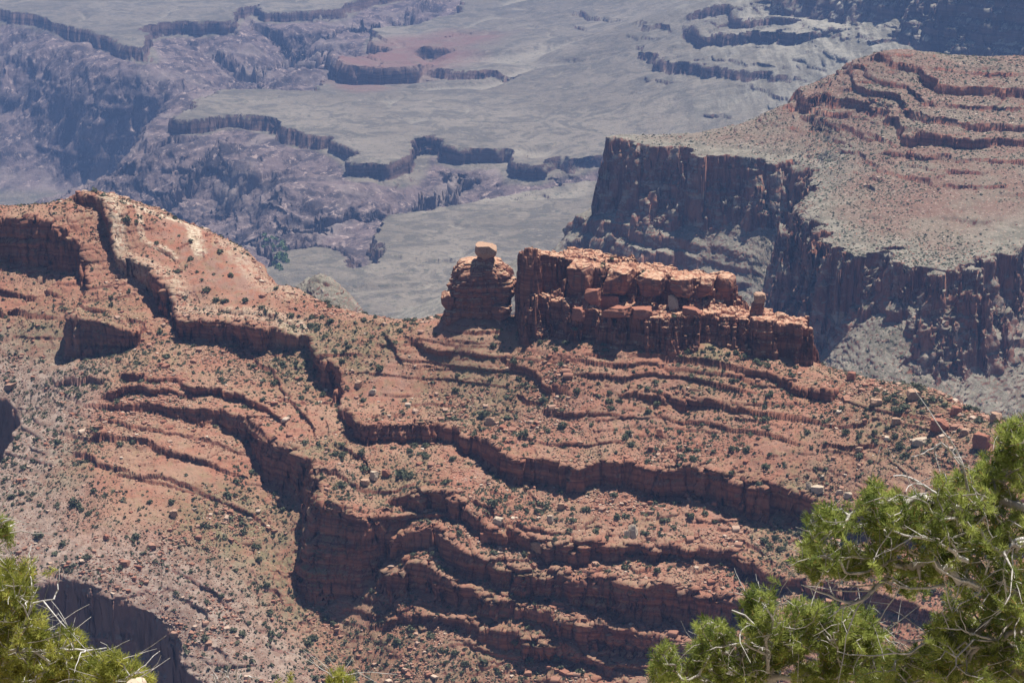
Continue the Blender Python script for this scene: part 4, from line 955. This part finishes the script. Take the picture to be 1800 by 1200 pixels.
# 300 shrubs that show largest, each with its foliage on a short stem
def visible(x, y, z, n=50):
    t = np.linspace(0.985, 0.70, n); ok = np.ones(len(x), bool)
    for k in t: ok &= (top_at(x * k, y * k) < z * k + 0.3) | (y * k < 700)
    return ok
marked = [(363, 507, 13), (380, 525, 14), (395, 527, 13), (432, 526, 12), (460, 537, 13), (275, 425, 10), (335, 453, 11), (347, 476, 8), (387, 440, 11), (335, 422, 9), (312, 475, 10), (406, 482, 11), (222, 382, 16), (240, 388, 10), (485, 505, 9), (668, 645, 14), (595, 520, 10), (630, 538, 11), (548, 555, 11), (565, 555, 11), (580, 563, 12), (513, 552, 11), (355, 577, 8), (545, 570, 9), (570, 590, 9),
          (68, 940, 15), (20, 870, 12), (70, 885, 9), (100, 885, 9), (130, 880, 16), (155, 900, 10), (165, 860, 10), (263, 880, 9), (302, 880, 12), (400, 868, 14), (240, 940, 12), (380, 920, 8), (448, 957, 9), (415, 1000, 8), (390, 1045, 9), (310, 1040, 8), (118, 1000, 9), (210, 997, 9), (590, 795, 14), (600, 800, 10), (850, 725, 16), (920, 760, 16), (990, 745, 14), (963, 755, 10), (1075, 715, 10), (1195, 800, 10), (1225, 790, 11), (1195, 785, 9), (1287, 788, 10), (1312, 788, 13), (1335, 850, 12), (1380, 850, 11), (1110, 780, 10), (865, 880, 18), (705, 830, 18), (640, 820, 16), (720, 790, 12), (748, 800, 12), (795, 805, 10), (720, 835, 14), (1000, 930, 11), (1047, 930, 10), (1240, 900, 10), (1420, 960, 16), (1215, 905, 12), (1100, 905, 11), (1065, 945, 9), (700, 1125, 12), (800, 1145, 12), (850, 1160, 14), (930, 1160, 14), (935, 1130, 14), (905, 1130, 14), (980, 1160, 14), (1020, 1180, 14), (1580, 720, 16), (1590, 712, 14), (1560, 700, 12), (1620, 705, 14), (1640, 700, 12), (1540, 685, 12), (1700, 715, 14), (1660, 710, 10), (1480, 715, 10), (1420, 757, 10), (1510, 800, 12), (1530, 810, 10), (1600, 785, 10), (1585, 800, 9), (1160, 690, 9), (1355, 690, 9), (640, 560, 10), (660, 555, 9), (770, 555, 8), (950, 600, 9), (1010, 585, 10), (1350, 640, 12), (1330, 632, 12), (1310, 625, 10), (1280, 620, 9), (1250, 610, 9), (1130, 480, 8), (1075, 455, 8), (1060, 462, 8), (1115, 540, 8), (1185, 555, 8)]
cand = [(*land(px, py + s_ * .4), s_ * 0.21) for px, py, s_ in marked]
x, y = scatter(6500, lambda x, y: bare_at(x, y) * np.clip(0.35 + 0.5 * blob(x, y, GREEN) + 1.2 * fbm(x, y, 45, 3, 821), 0.03, 1), 0.9)
z = ground(x, y); px_, py_ = pix(x, y, z)
ok = visible(x, y, z + 1.0) & (px_ > 0) & (px_ < 1800) & (py_ < 1195) & ~((px_ > 1420) & (py_ > 900))
big = 0.7 * (1 - RNG.random(len(x))) ** -0.36; big = np.minimum(big, 2.3)
rest = [(a, b, c, s_) for a, b, c, s_ in zip(x[~ok], y[~ok], z[~ok], big[~ok])]
vis = sorted([(a, b, c, s_) for a, b, c, s_ in zip(x[ok], y[ok], z[ok], big[ok])], key=lambda q: -q[3] / q[1])
need = 298 - len(cand); cand += vis[:need]; rest += vis[need:]
shp = []
for i in range(6):
    V, F = shrub_shape(70, 950 + i, 0.24)
    me = mesh_data('foliage', V, F, {'tone': np.repeat(np.random.default_rng(i).random(70), 4)}); me.materials.append(MAT_SHRUB)
    V, F = cube_sphere(1); V = V * (0.10, 0.08, 0.35) + (0, 0, 0.05); ms = mesh_data('stem', V, F); ms.materials.append(MAT_RED)
    shp.append((me, ms))
zones = [(lambda a, b: a > 1440 and b < 900, 'dark green juniper among the boulders of the right shoulder', 'junipers on the right shoulder'),
         (lambda a, b: a < 620 and b < 600, 'dark green juniper on the red left hilltop or its saddle', 'junipers on the left hilltop'),
         (lambda a, b: a < 560, 'dark green juniper on the left nose or the smooth slope below it', 'junipers on the left slopes'),
         (lambda a, b: 900 < a < 1300 and b < 570, 'dark green juniper growing on the butte', 'junipers on the butte'),
         (lambda a, b: b < 800, 'dark green juniper on the open slope between butte and cliff band', 'junipers under the butte'),
         (lambda a, b: b < 1000, 'dark green juniper between the cliff band and the stepped ledges', 'junipers below the cliff band'),
         (lambda a, b: True, 'dark green juniper on the talus below the high wall', 'junipers on the talus')]
for i, (a, b, c, s_) in enumerate(cand):
    o = empty('juniper_shrub', (a, b, c - 0.1), RNG.uniform(0, 6.28)); q = s_ * RNG.uniform(0.9, 1.1); o.scale = (q, q, q * RNG.uniform(0.8, 1.15))
    for nm, me in zip(('foliage', 'stem'), shp[i % 6]):
        ch = bpy.data.objects.new(nm, me); COL.objects.link(ch); ch.parent = o
    u_, v_ = pix(a, b, c); zn = next(q for q in zones if q[0](float(u_), float(v_)))
    tag(o, zn[1], 'shrub', zn[2])
rest = np.array(rest)
sp2 = [shrub_shape(26, 970 + i, 0.36) for i in range(4)]
batch('juniper_scrub', sp2, rest[:, :3] - (0, 0, .1), rest[:, 3], RNG.uniform(0, 6.28, len(rest)), MAT_SHRUB, RNG.random(len(rest)), 0.95)

# scrub and fallen stone on the mesa
n = 46000
y = RNG.uniform(1750, 2560, n); x = RNG.uniform(0.02, 0.28, n) * y
d = 2.0; MG = Grid(20, 740, 1720, 2600, 3.0, H_mesa)
sl = np.hypot((MG(x + 3, y) - MG(x - 3, y)) / 6, (MG(x, y + 3) - MG(x, y - 3)) / 6)
k = (sl < 0.8) & (RNG.random(n) < np.clip(0.5 + 1.1 * fbm(x, y, 120, 4, 831) + 0.2 * sstep(0, 200, MR(x, y)), 0.05, 1))
x, y = x[k], y[k]; half = len(x) * 7 // 10
sz = 0.9 * (1 - RNG.random(len(x))) ** -0.2; sz = np.minimum(sz, 2.2)
P3 = np.stack([x, y, MG(x, y) - 0.2], -1)
batch('mesa_scrub', [shrub_shape(10, 980 + i, 0.5) for i in range(4)], P3[:half], sz[:half], RNG.uniform(0, 6.28, half), MAT_SHRUB, RNG.random(half) ** .5, 0.9)
batch('mesa_rubble', rp, P3[half:], sz[half:] * 0.8, RNG.uniform(0, 6.28, len(x) - half), MAT_RUBBLE, np.clip(RNG.normal(0.5, 0.2, len(x) - half) + 0.6 * blob(x[half:], y[half:], [(*hit(MU, 1690, 190, 1700, 2900, 2)[:2], 95, 1.0)]), 0, 1), 0.6)
print('rocks and scrub', round(time.time() - T0, 1))

# ================================================================== THE RIM IN FRONT: ground and pinyons
def rim_z(x, y): return -0.53 * y - 1.5 + 0.25 * fbm(x, y, 3.0, 3, 901) + 0.5 * vn(x / 6, y / 6, 902) - 0.9 * np.maximum(y - 24, 0)
xs = np.linspace(-16, 16, 161); ys = np.linspace(2.5, 30, 140); XX, YY = np.meshgrid(xs, ys, indexing='ij')
V = np.stack([XX, YY, rim_z(XX, YY)], -1).reshape(-1, 3); i = np.arange(161 * 140).reshape(161, 140)
rg = mesh_ob('rim_ground', V, np.stack([i[:-1, :-1], i[1:, :-1], i[1:, 1:], i[:-1, 1:]], -1).reshape(-1, 4), mat_stone('rim_soil', (0.38, 0.31, 0.23), (0.24, 0.19, 0.135)))
rg['kind'] = 'structure'
MAT_NEEDLE = mat_leaf('pinyon_needles', (0.10, 0.145, 0.035), (0.47, 0.52, 0.14), (0.50, 0.29, 0.11), 0.5)
MAT_NEEDLE2 = mat_leaf('yellow_green_needles', (0.16, 0.19, 0.035), (0.58, 0.57, 0.14), (0.50, 0.30, 0.11), 0.5)
MAT_BARK = mat_stone('pinyon_bark', (0.50, 0.47, 0.43), (0.27, 0.24, 0.21))
MAT_DEAD = mat_stone('silver_dead_wood', (0.62, 0.59, 0.56), (0.44, 0.41, 0.38))

def tubes(edges, P, R, sides=5):
    """tapered limbs along skeleton edges"""
    e = np.array(edges); a, b = P[e[:, 0]], P[e[:, 1]]; ra, rb = R[e[:, 0]], R[e[:, 1]]
    d = b - a; d /= np.linalg.norm(d, axis=1)[:, None] + 1e-9
    ref = np.where(np.abs(d[:, 2:3]) > 0.9, [[1.0, 0, 0]], [[0, 0, 1.0]]); u = np.cross(d, ref); u /= np.linalg.norm(u, axis=1)[:, None]; w = np.cross(d, u)
    th = np.linspace(0, 2 * np.pi, sides, endpoint=False); c, s_ = np.cos(th)[None, :, None], np.sin(th)[None, :, None]
    ring = u[:, None] * c + w[:, None] * s_
    VA = a[:, None] - d[:, None] * ra[:, None, None] * .3 + ring * ra[:, None, None]; VB = b[:, None] + d[:, None] * rb[:, None, None] * .3 + ring * rb[:, None, None]
    V = np.concatenate([VA, VB], 1).reshape(-1, 3); k = np.arange(sides); f = np.stack([k, (k + 1) % sides, (k + 1) % sides + sides, k + sides], 1)
    F = (f[None] + (np.arange(len(e)) * 2 * sides)[:, None, None]).reshape(-1, 4); return V, F

def needle_tufts(pos, axis, tone, r, size=0.085, n=60, ln=0.047):
    """bottle-brush tufts: needles leave the last centimetres of each twig"""
    m = len(pos); ax = axis / (np.linalg.norm(axis, axis=1)[:, None] + 1e-9)
    t = r.uniform(-1, 0.35, (m, n)); base = pos[:, None] + ax[:, None] * (t * size)[..., None]
    q = r.normal(size=(m, n, 3)); q -= (q * ax[:, None]).sum(-1, keepdims=True) * ax[:, None]; q /= np.linalg.norm(q, axis=-1, keepdims=True) + 1e-9
    k = r.uniform(0.35, 1.1, (m, n, 1)) + 0.5 * (t[..., None] > 0); d = q + ax[:, None] * k; d /= np.linalg.norm(d, axis=-1, keepdims=True)
    L = ln * r.uniform(0.65, 1.25, (m, n, 1)); w = np.cross(d, r.normal(size=(m, n, 3))); w /= np.linalg.norm(w, axis=-1, keepdims=True) + 1e-9; w *= 0.0023
    V = np.stack([base - w, base + w, base + d * L + w * .5, base + d * L - w * .5], 2).reshape(-1, 3)
    tn = np.clip(tone[:, None] + 0.13 * r.normal(size=(m, n)), 0, 0.92); dead = r.random((m, n)) < 0.02; tn = np.where(dead, 1.0, tn)
    return V, np.arange(len(V)).reshape(-1, 4), np.repeat(tn.ravel(), 4)

def pinyon(name, label, cat, trunk, blobs, dead, seed, needle=None, wood=None, twig_r=0.0032, dens=1.0, tl=0.42, gap=0.02, tuft=0.085, trunk_r=0.09):
    """trunk: points (px, py, Y); blobs: (px, py, rx, ry, Y, dY, tufts); dead: bare limbs as point lists"""
    r = np.random.default_rng(seed); root = at(*trunk[0]); root[2] = float(rim_z(np.array([root[0]]), np.array([root[1]]))[0]) - 0.1
    tr = [root] + [at(*p) for p in trunk[1:]]; tr = smooth_line(np.array(tr), 0.12)
    P = [tuple(p) for p in tr]; par = [-1] + list(range(len(tr) - 1)); depth = list(np.arange(len(tr)) * 0.12); live = [False] * len(P)
    tg = []
    for (px, py, rx, ry, Y, dY, n) in blobs:
        n = int(n * dens)
        a = r.uniform(0, 2 * np.pi, n); q = np.sqrt(r.uniform(0.0, 1, n))
        for k in range(n):
            yy = Y + dY * r.normal() * 0.6; tg.append((at(px + rx * q[k] * math.cos(a[k]), py + ry * q[k] * math.sin(a[k]), yy), True))
    tg.sort(key=lambda g: np.linalg.norm(g[0] - tr[len(tr) // 2]))
    cnt = None; tips = []; PA = np.zeros((60000, 3)); DA = np.zeros(60000); N = len(P); PA[:N] = P; DA[:N] = depth
    def grow(start, target, segs, wig, isdead=False):
        nonlocal N
        a = PA[start]; L = np.linalg.norm(target - a); prev = start; side = r.normal(size=3) * wig * L; sag = np.array((0, 0, -0.10 * L))
        for k in range(1, segs + 1):
            t = k / segs; p = a + (target - a) * t + (side + sag) * math.sin(math.pi * t) + r.normal(size=3) * 0.012 * (k < segs)
            PA[N] = p; DA[N] = DA[prev] + L / segs; par.append(prev); live.append(isdead); prev = N; N += 1
        return prev
    lo = 4
    for g, _ in tg:
        d = np.linalg.norm(PA[lo:N] - g, axis=1) + 0.28 * DA[lo:N]; st = lo + int(np.argmin(d)); L = np.linalg.norm(PA[st] - g)
        if L < gap: continue
        e = grow(st, g, max(2, min(7, int(L / 0.10))), 0.10); tips.append(e)
    W = np.zeros(N)
    for e in tips: W[e] = 1
    for k in range(N - 1, 0, -1): W[par[k]] += W[k]
    R = twig_r * np.maximum(W[:N], 1) ** 0.46; R = np.minimum(R, trunk_r); n_live = N
    top = empty(name, root); tag(top, label, cat)
    ed = [(par[k], k) for k in range(1, N)]
    for k in r.choice(n_live, min(int(n_live * 0.22), 900), replace=False):     # short bare snags among the needles
        if k < 8: continue
        dirv = r.normal(size=3); dirv /= np.linalg.norm(dirv); L = r.uniform(0.06, 0.30); bend = r.normal(size=3) * 0.35; prev2 = None
        for j in range(6):
            PA[N] = PA[k] + dirv * L * j / 5 + bend * L * (j / 5) ** 2 + r.normal(size=3) * 0.004; R = np.append(R, 0.0046 * (1 - 0.14 * j)); par.append(N)
            if prev2 is not None: ed.append((prev2, N))
            prev2 = N; N += 1
    V, F = tubes(ed, PA[:N], R, 6); o = mesh_ob('limbs', V - root, F, wood or MAT_BARK, None, top)
    tips = np.array(tips); ax = PA[tips] - PA[np.array(par)[tips]]; ax /= np.linalg.norm(ax, axis=1)[:, None] + 1e-9; ax += np.array((0, 0, 0.55)); 
    # two or three tufts side by side on every twig
    pos, axx = [PA[tips]], [ax]
    for q in range(1):
        off = r.normal(size=(len(tips), 3)) * 0.05; pos.append(PA[tips] + off * 0.8 - ax * 0.03); axx.append(ax + r.normal(size=ax.shape) * 0.5)
    pos, axx = np.vstack(pos), np.vstack(axx); tone = np.clip(np.tile(r.beta(1.1, 1.1, len(tips)), 2), 0, 0.9)
    V, F, T = needle_tufts(pos, axx, tone, r, tuft); mesh_ob('needles', V - root, F, needle or MAT_NEEDLE, {'tone': T}, top)
    # bare silver twigs
    for path in dead:
        dd = []
        pts = smooth_line(np.array([at(*p) for p in path]), 0.06); w0 = 0.012 if len(path) < 4 else 0.018
        pts[1:] += r.normal(size=(len(pts) - 1, 3)) * 0.006
        def limb(q, w):
            nonlocal N, R
            for k, p in enumerate(q):
                PA[N] = p; R = np.append(R, w * (1 - 0.8 * k / len(q)))
                if k: dd.append((N - 1, N))
                N += 1
        limb(pts, w0)
        for b_ in range(max(3, len(pts) // 3)):            # side twigs
            k = int(r.integers(max(1, len(pts) // 5), len(pts))); dirv = pts[k] - pts[k - 1]; dirv /= np.linalg.norm(dirv) + 1e-9
            dirv = dirv + r.normal(size=3) * 0.75; dirv /= np.linalg.norm(dirv); L = r.uniform(0.24, 1.0) * tl; bend = r.normal(size=3) * 0.3
            q = np.array([pts[k] + dirv * L * j / 6 + bend * L * (j / 6) ** 2 + (r.normal(size=3) * 0.004 if j else 0) for j in range(7)]); limb(q, 0.0062)
            if r.random() < 0.6:
                d2 = q[4] - q[3]; d2 = d2 / (np.linalg.norm(d2) + 1e-9) + r.normal(size=3) * 0.7; d2 /= np.linalg.norm(d2)
                limb(np.array([q[3] + d2 * L * 0.5 * j / 4 for j in range(5)]), 0.004)
        V, F = tubes(dd, PA[:N], R, 5); mesh_ob('dead_branch', V - root, F, MAT_DEAD, None, top)
    return top

pinyon('pinyon_pine', 'large pinyon pine with pale bare twigs filling the lower right corner', 'tree',
    [(1960, 1560, 14.5), (1900, 1350, 14.3), (1850, 1180, 14.2), (1830, 1040, 14.2), (1830, 900, 14.2), (1840, 780, 14.3)],
    [(1790, 775, 38, 40, 14.2, .5, 70), (1760, 830, 60, 40, 14.2, .5, 60), (1690, 870, 60, 35, 14.0, .5, 60), (1545, 900, 45, 38, 13.8, .4, 46), (1535, 868, 16, 26, 13.8, .3, 14), (1600, 905, 60, 40, 13.9, .5, 56), (1680, 940, 80, 40, 14, .6, 60),
     (1455, 915, 32, 26, 13.7, .3, 30), (1440, 985, 34, 28, 13.7, .3, 34), (1500, 985, 40, 30, 13.8, .4, 34), (1560, 970, 40, 30, 13.9, .4, 30), (1770, 930, 60, 60, 14.2, .6, 70), (1640, 990, 60, 26, 14, .5, 36), (1750, 1020, 70, 40, 14.2, .6, 50),
     (1700, 1080, 60, 40, 14.3, .6, 46), (1780, 1110, 50, 60, 14.2, .6, 70), (1700, 1160, 90, 45, 14.3, .6, 90), (1600, 1180, 60, 26, 14.3, .5, 44), (1790, 1190, 60, 30, 14.2, .5, 44), (1590, 1030, 34, 14, 14, .3, 10), (1660, 1110, 40, 40, 14.2, .5, 40), (1640, 1165, 50, 30, 14.2, .5, 44), (1770, 1050, 40, 50, 14.1, .5, 40), (1545, 1195, 40, 14, 14.2, .3, 20), (1420, 960, 22, 16, 13.7, .2, 12)],
    [[(1860, 930, 14), (1790, 955, 13.8), (1740, 990, 13.8), (1720, 1040, 13.8), (1690, 1060, 13.7)], [(1850, 940, 14), (1780, 950, 13.8), (1762, 1000, 13.7), (1770, 1050, 13.7), (1750, 1085, 13.7)], [(1720, 1030, 13.8), (1660, 1005, 13.7), (1640, 985, 13.6)], [(1700, 985, 13.8), (1640, 950, 13.6), (1590, 940, 13.5), (1560, 925, 13.5)],
     [(1560, 1015, 13.9), (1525, 1045, 13.7), (1500, 1060, 13.6), (1440, 1040, 13.6), (1410, 1030, 13.6)], [(1560, 1010, 13.9), (1510, 1065, 13.6)], [(1600, 1000, 13.9), (1540, 985, 13.7), (1495, 975, 13.6), (1490, 1000, 13.6)], [(1700, 900, 14), (1650, 870, 13.8), (1600, 840, 13.7), (1570, 835, 13.7)], [(1705, 880, 14), (1690, 810, 13.9), (1670, 770, 13.9)], [(1690, 815, 13.9), (1655, 780, 13.8), (1640, 790, 13.8)],
     [(1660, 1030, 13.9), (1600, 1035, 13.7), (1560, 1020, 13.6)], [(1740, 860, 14), (1735, 900, 13.8), (1720, 880, 13.8)], [(1760, 1130, 14), (1700, 1110, 13.8), (1680, 1100, 13.8)], [(1640, 1120, 14), (1590, 1150, 13.8), (1560, 1140, 13.8)]], 21, trunk_r=0.13)
pinyon('pinyon_pine', 'lower pinyon pine left of the large one, its tops along the bottom edge', 'tree',
    [(1400, 1600, 15.5), (1390, 1400, 15.4), (1360, 1250, 15.3), (1345, 1130, 15.2), (1340, 1060, 15.2)],
    [(1335, 1050, 28, 22, 15.2, .3, 26), (1340, 1095, 46, 26, 15.1, .4, 40), (1255, 1105, 36, 24, 15.0, .4, 34), (1250, 1150, 44, 26, 15.1, .4, 40), (1165, 1150, 24, 20, 15, .3, 16), (1180, 1185, 40, 20, 15.1, .3, 30), (1300, 1180, 60, 24, 15.2, .4, 50), (1390, 1130, 40, 30, 15.2, .4, 40), (1430, 1085, 22, 18, 15.2, .3, 18), (1470, 1130, 44, 34, 15.3, .4, 46), (1440, 1180, 60, 24, 15.3, .4, 46), (1530, 1165, 36, 28, 15.3, .4, 34), (1400, 1065, 18, 12, 15.2, .2, 8), (1440, 1085, 44, 24, 15.2, .4, 40), (1515, 1090, 34, 22, 15.3, .4, 30), (1500, 1110, 36, 26, 15.3, .4, 34), (1545, 1140, 36, 24, 15.3, .4, 30), (1350, 1140, 50, 26, 15.2, .4, 34), (1240, 1185, 60, 18, 15.2, .4, 34), (1490, 1185, 60, 18, 15.3, .4, 36)],
    [[(1350, 1180, 15.1), (1346, 1120, 14.9), (1325, 1095, 14.8), (1290, 1070, 14.8)], [(1346, 1125, 14.9), (1360, 1090, 14.8), (1345, 1065, 14.8)], [(1480, 1190, 15.2), (1472, 1140, 15), (1465, 1110, 14.9)], [(1350, 1150, 15), (1300, 1130, 14.8), (1250, 1140, 14.8)], [(1300, 1190, 15), (1260, 1165, 14.8), (1220, 1160, 14.8)]], 22)
pinyon('pinyon_pine', 'yellow-green pinyon pine filling the lower left corner', 'tree',
    [(-60, 1620, 13.6), (-40, 1400, 13.6), (-10, 1220, 13.5), (10, 1100, 13.5), (15, 1020, 13.5)],
    [(25, 1005, 34, 20, 13.5, .3, 26), (20, 1050, 48, 34, 13.5, .4, 60), (30, 1110, 56, 40, 13.4, .5, 80), (100, 1130, 50, 24, 13.4, .4, 46), (90, 1175, 80, 30, 13.4, .4, 84), (20, 1180, 50, 30, 13.4, .4, 56), (-20, 1060, 30, 60, 13.5, .4, 40), (150, 1150, 18, 14, 13.4, .2, 10)],
    [[(20, 1140, 13.3), (60, 1060, 13.2), (92, 1052, 13.2)], [(20, 1160, 13.3), (90, 1140, 13.2), (150, 1142, 13.1), (184, 1136, 13.1)], [(30, 1150, 13.2), (55, 1138, 13.1), (85, 1160, 13.1), (70, 1190, 13.1)], [(10, 1080, 13.3), (50, 1060, 13.2), (60, 1040, 13.2)], [(5, 1170, 13.2), (25, 1120, 13.1), (35, 1090, 13.1)]], 23, MAT_NEEDLE2)
pinyon('pinyon_pine', 'dark pinyon pine of which one small branch enters at the left edge', 'tree',
    [(-220, 1500, 12.6), (-190, 1250, 12.6), (-140, 1050, 12.6), (-60, 950, 12.6), (-20, 930, 12.6)],
    [(-2, 932, 16, 18, 12.6, .15, 16), (-40, 950, 40, 40, 12.6, .3, 40), (-110, 1000, 60, 60, 12.6, .5, 60)], [[(-30, 940, 12.6), (10, 915, 12.5), (28, 908, 12.5)]], 24)
pinyon('young_pinyon', 'rounded yellow-green top of a young pinyon at the bottom edge, left of centre', 'tree',
    [(600, 1560, 17.5), (600, 1350, 17.5), (598, 1230, 17.5), (598, 1190, 17.5)],
    [(598, 1192, 24, 16, 17.5, .2, 34), (600, 1225, 44, 24, 17.5, .3, 50), (510, 1205, 8, 10, 17.6, .1, 5), (600, 1290, 60, 40, 17.5, .4, 50)], [[(600, 1220, 17.4), (590, 1195, 17.4), (580, 1185, 17.4)]], 25, MAT_NEEDLE2)
pinyon('feathery_bush', 'feathery yellow-green bush beside the lower left pinyon', 'bush',
    [(200, 1480, 12.9), (205, 1340, 12.9), (205, 1240, 12.9), (205, 1200, 12.9)],
    [(200, 1172, 26, 24, 12.9, .2, 40), (225, 1190, 30, 16, 12.9, .2, 30), (185, 1210, 50, 20, 12.9, .3, 40), (255, 1195, 10, 12, 12.9, .1, 8)], [[(200, 1200, 12.8), (235, 1190, 12.7), (220, 1180, 12.7)]], 26, MAT_NEEDLE2, tuft=0.11)
pinyon('dead_shrub', 'grey leafless shrub at the bottom edge, right of the shaded cliff', 'shrub',
    [(400, 1430, 13.6), (400, 1320, 13.6), (402, 1250, 13.6)], [(400, 1290, 30, 20, 13.6, .2, 14)],
    [[(400, 1260, 13.6), (385, 1215, 13.5), (372, 1188, 13.5)], [(402, 1260, 13.6), (405, 1210, 13.5), (400, 1185, 13.5)], [(402, 1260, 13.6), (425, 1220, 13.5), (440, 1190, 13.5)], [(402, 1260, 13.6), (415, 1215, 13.5), (418, 1188, 13.5)], [(402, 1260, 13.6), (392, 1215, 13.5), (388, 1192, 13.5)], [(402, 1260, 13.6), (440, 1230, 13.5), (455, 1205, 13.5)]], 27, tl=0.13)
V, F = rock_shape(12, 881, 0.7, 9, 0.8, 1.0, 0.03); p = at(236, 1197, 12.2); h = p[2] - float(rim_z(np.array([p[0]]), np.array([12.2]))[0]) + 0.15
V = V / (V.max(0) - V.min(0)) * (0.26, 0.5, h) ; V = V + (p[0], 12.2, p[2] - V[:, 2].max())
tag(rock_ob('boulder', V, F, MAT_PALE), 'cream-yellow rock just showing at the bottom edge beside the feathery bush', 'boulder')
print('trees', round(time.time() - T0, 1))

# ------------------------------------------------------------------ cottonwoods and river in the canyon bottom
gx_ = []
FG = lambda x, y: H_far(np.atleast_2d(x), np.atleast_2d(y))[0]
for px, py, n in [(482, 440, 26), (492, 452, 30), (472, 434, 14)]:
    Yr = np.arange(3300, 6000, 8.0); v = (600 - py) / FPX; Xr = Yr * ((px - 900) / FPX) / (CP + v * SP)
    g = Yr * ratio(py) - FG(Xr, Yr); k = np.nonzero(g <= 0)[0]; k = k[0] if len(k) else 100
    a, b = Xr[k] + RNG.normal(0, 9, n), Yr[k] + RNG.normal(0, 30, n); gx_.append(np.stack([a, b, FG(a, b)], -1))
gx_ = np.vstack(gx_)
batch('cottonwood_grove', [shrub_shape(40, 990 + i, 0.3) for i in range(3)], gx_, RNG.uniform(4, 8, len(gx_)), RNG.uniform(0, 6.28, len(gx_)), mat_leaf('cottonwood_leaf', (0.08, 0.13, 0.045), (0.19, 0.26, 0.09)), RNG.random(len(gx_)), 1.1)
L = smooth_line(np.array([at(px, py, FLOOR / ratio(py))[:2] for px, py in [(-260, 395), (-80, 388), (20, 379), (70, 372), (110, 362), (128, 352), (60, 340), (-100, 330)]]), 20)
t = np.gradient(L, axis=0); t /= np.linalg.norm(t, axis=1)[:, None]; nn = np.c_[-t[:, 1], t[:, 0]] * 30
V = np.concatenate([np.c_[L + nn, np.full(len(L), FLOOR + 12.0)], np.c_[L - nn, np.full(len(L), FLOOR + 12.0)]]); k = np.arange(len(L) - 1)
km = M('river_water', 0.25); wat = km.done((0.10, 0.22, 0.20))
rv = mesh_ob('river', V, np.stack([k, k + 1, k + 1 + len(L), k + len(L)], -1), wat); rv['kind'] = 'structure'

# ================================================================== haze
hm = bpy.data.materials.new('blue_haze'); hm.use_nodes = True
hm.node_tree.nodes.remove(hm.node_tree.nodes['Principled BSDF'])
pv = hm.node_tree.nodes.new('ShaderNodeVolumePrincipled')
pv.inputs['Color'].default_value = (0.30, 0.50, 1.0, 1); pv.inputs['Density'].default_value = 6.3e-5; pv.inputs['Anisotropy'].default_value = 0.0
hm.node_tree.links.new(pv.outputs[0], hm.node_tree.nodes['Material Output'].inputs['Volume'])
bpy.context.view_layer.update()
ZB = min(min((o.matrix_world @ Vector(c)).z for c in o.bound_box) for o in SC.objects if o.type == 'MESH') - 1.0
bx = [(x, y, z) for z in (ZB, 12.0) for x, y in ((-6000, -300), (6000, -300), (6000, 14500), (-6000, 14500))]
print('haze from', ZB)
hz = mesh_ob('haze', bx, [(0, 3, 2, 1), (4, 5, 6, 7), (0, 1, 5, 4), (1, 2, 6, 5), (2, 3, 7, 6), (3, 0, 4, 7)], hm)
tag(hz, kind='stuff')
print('built', round(time.time() - T0, 1))
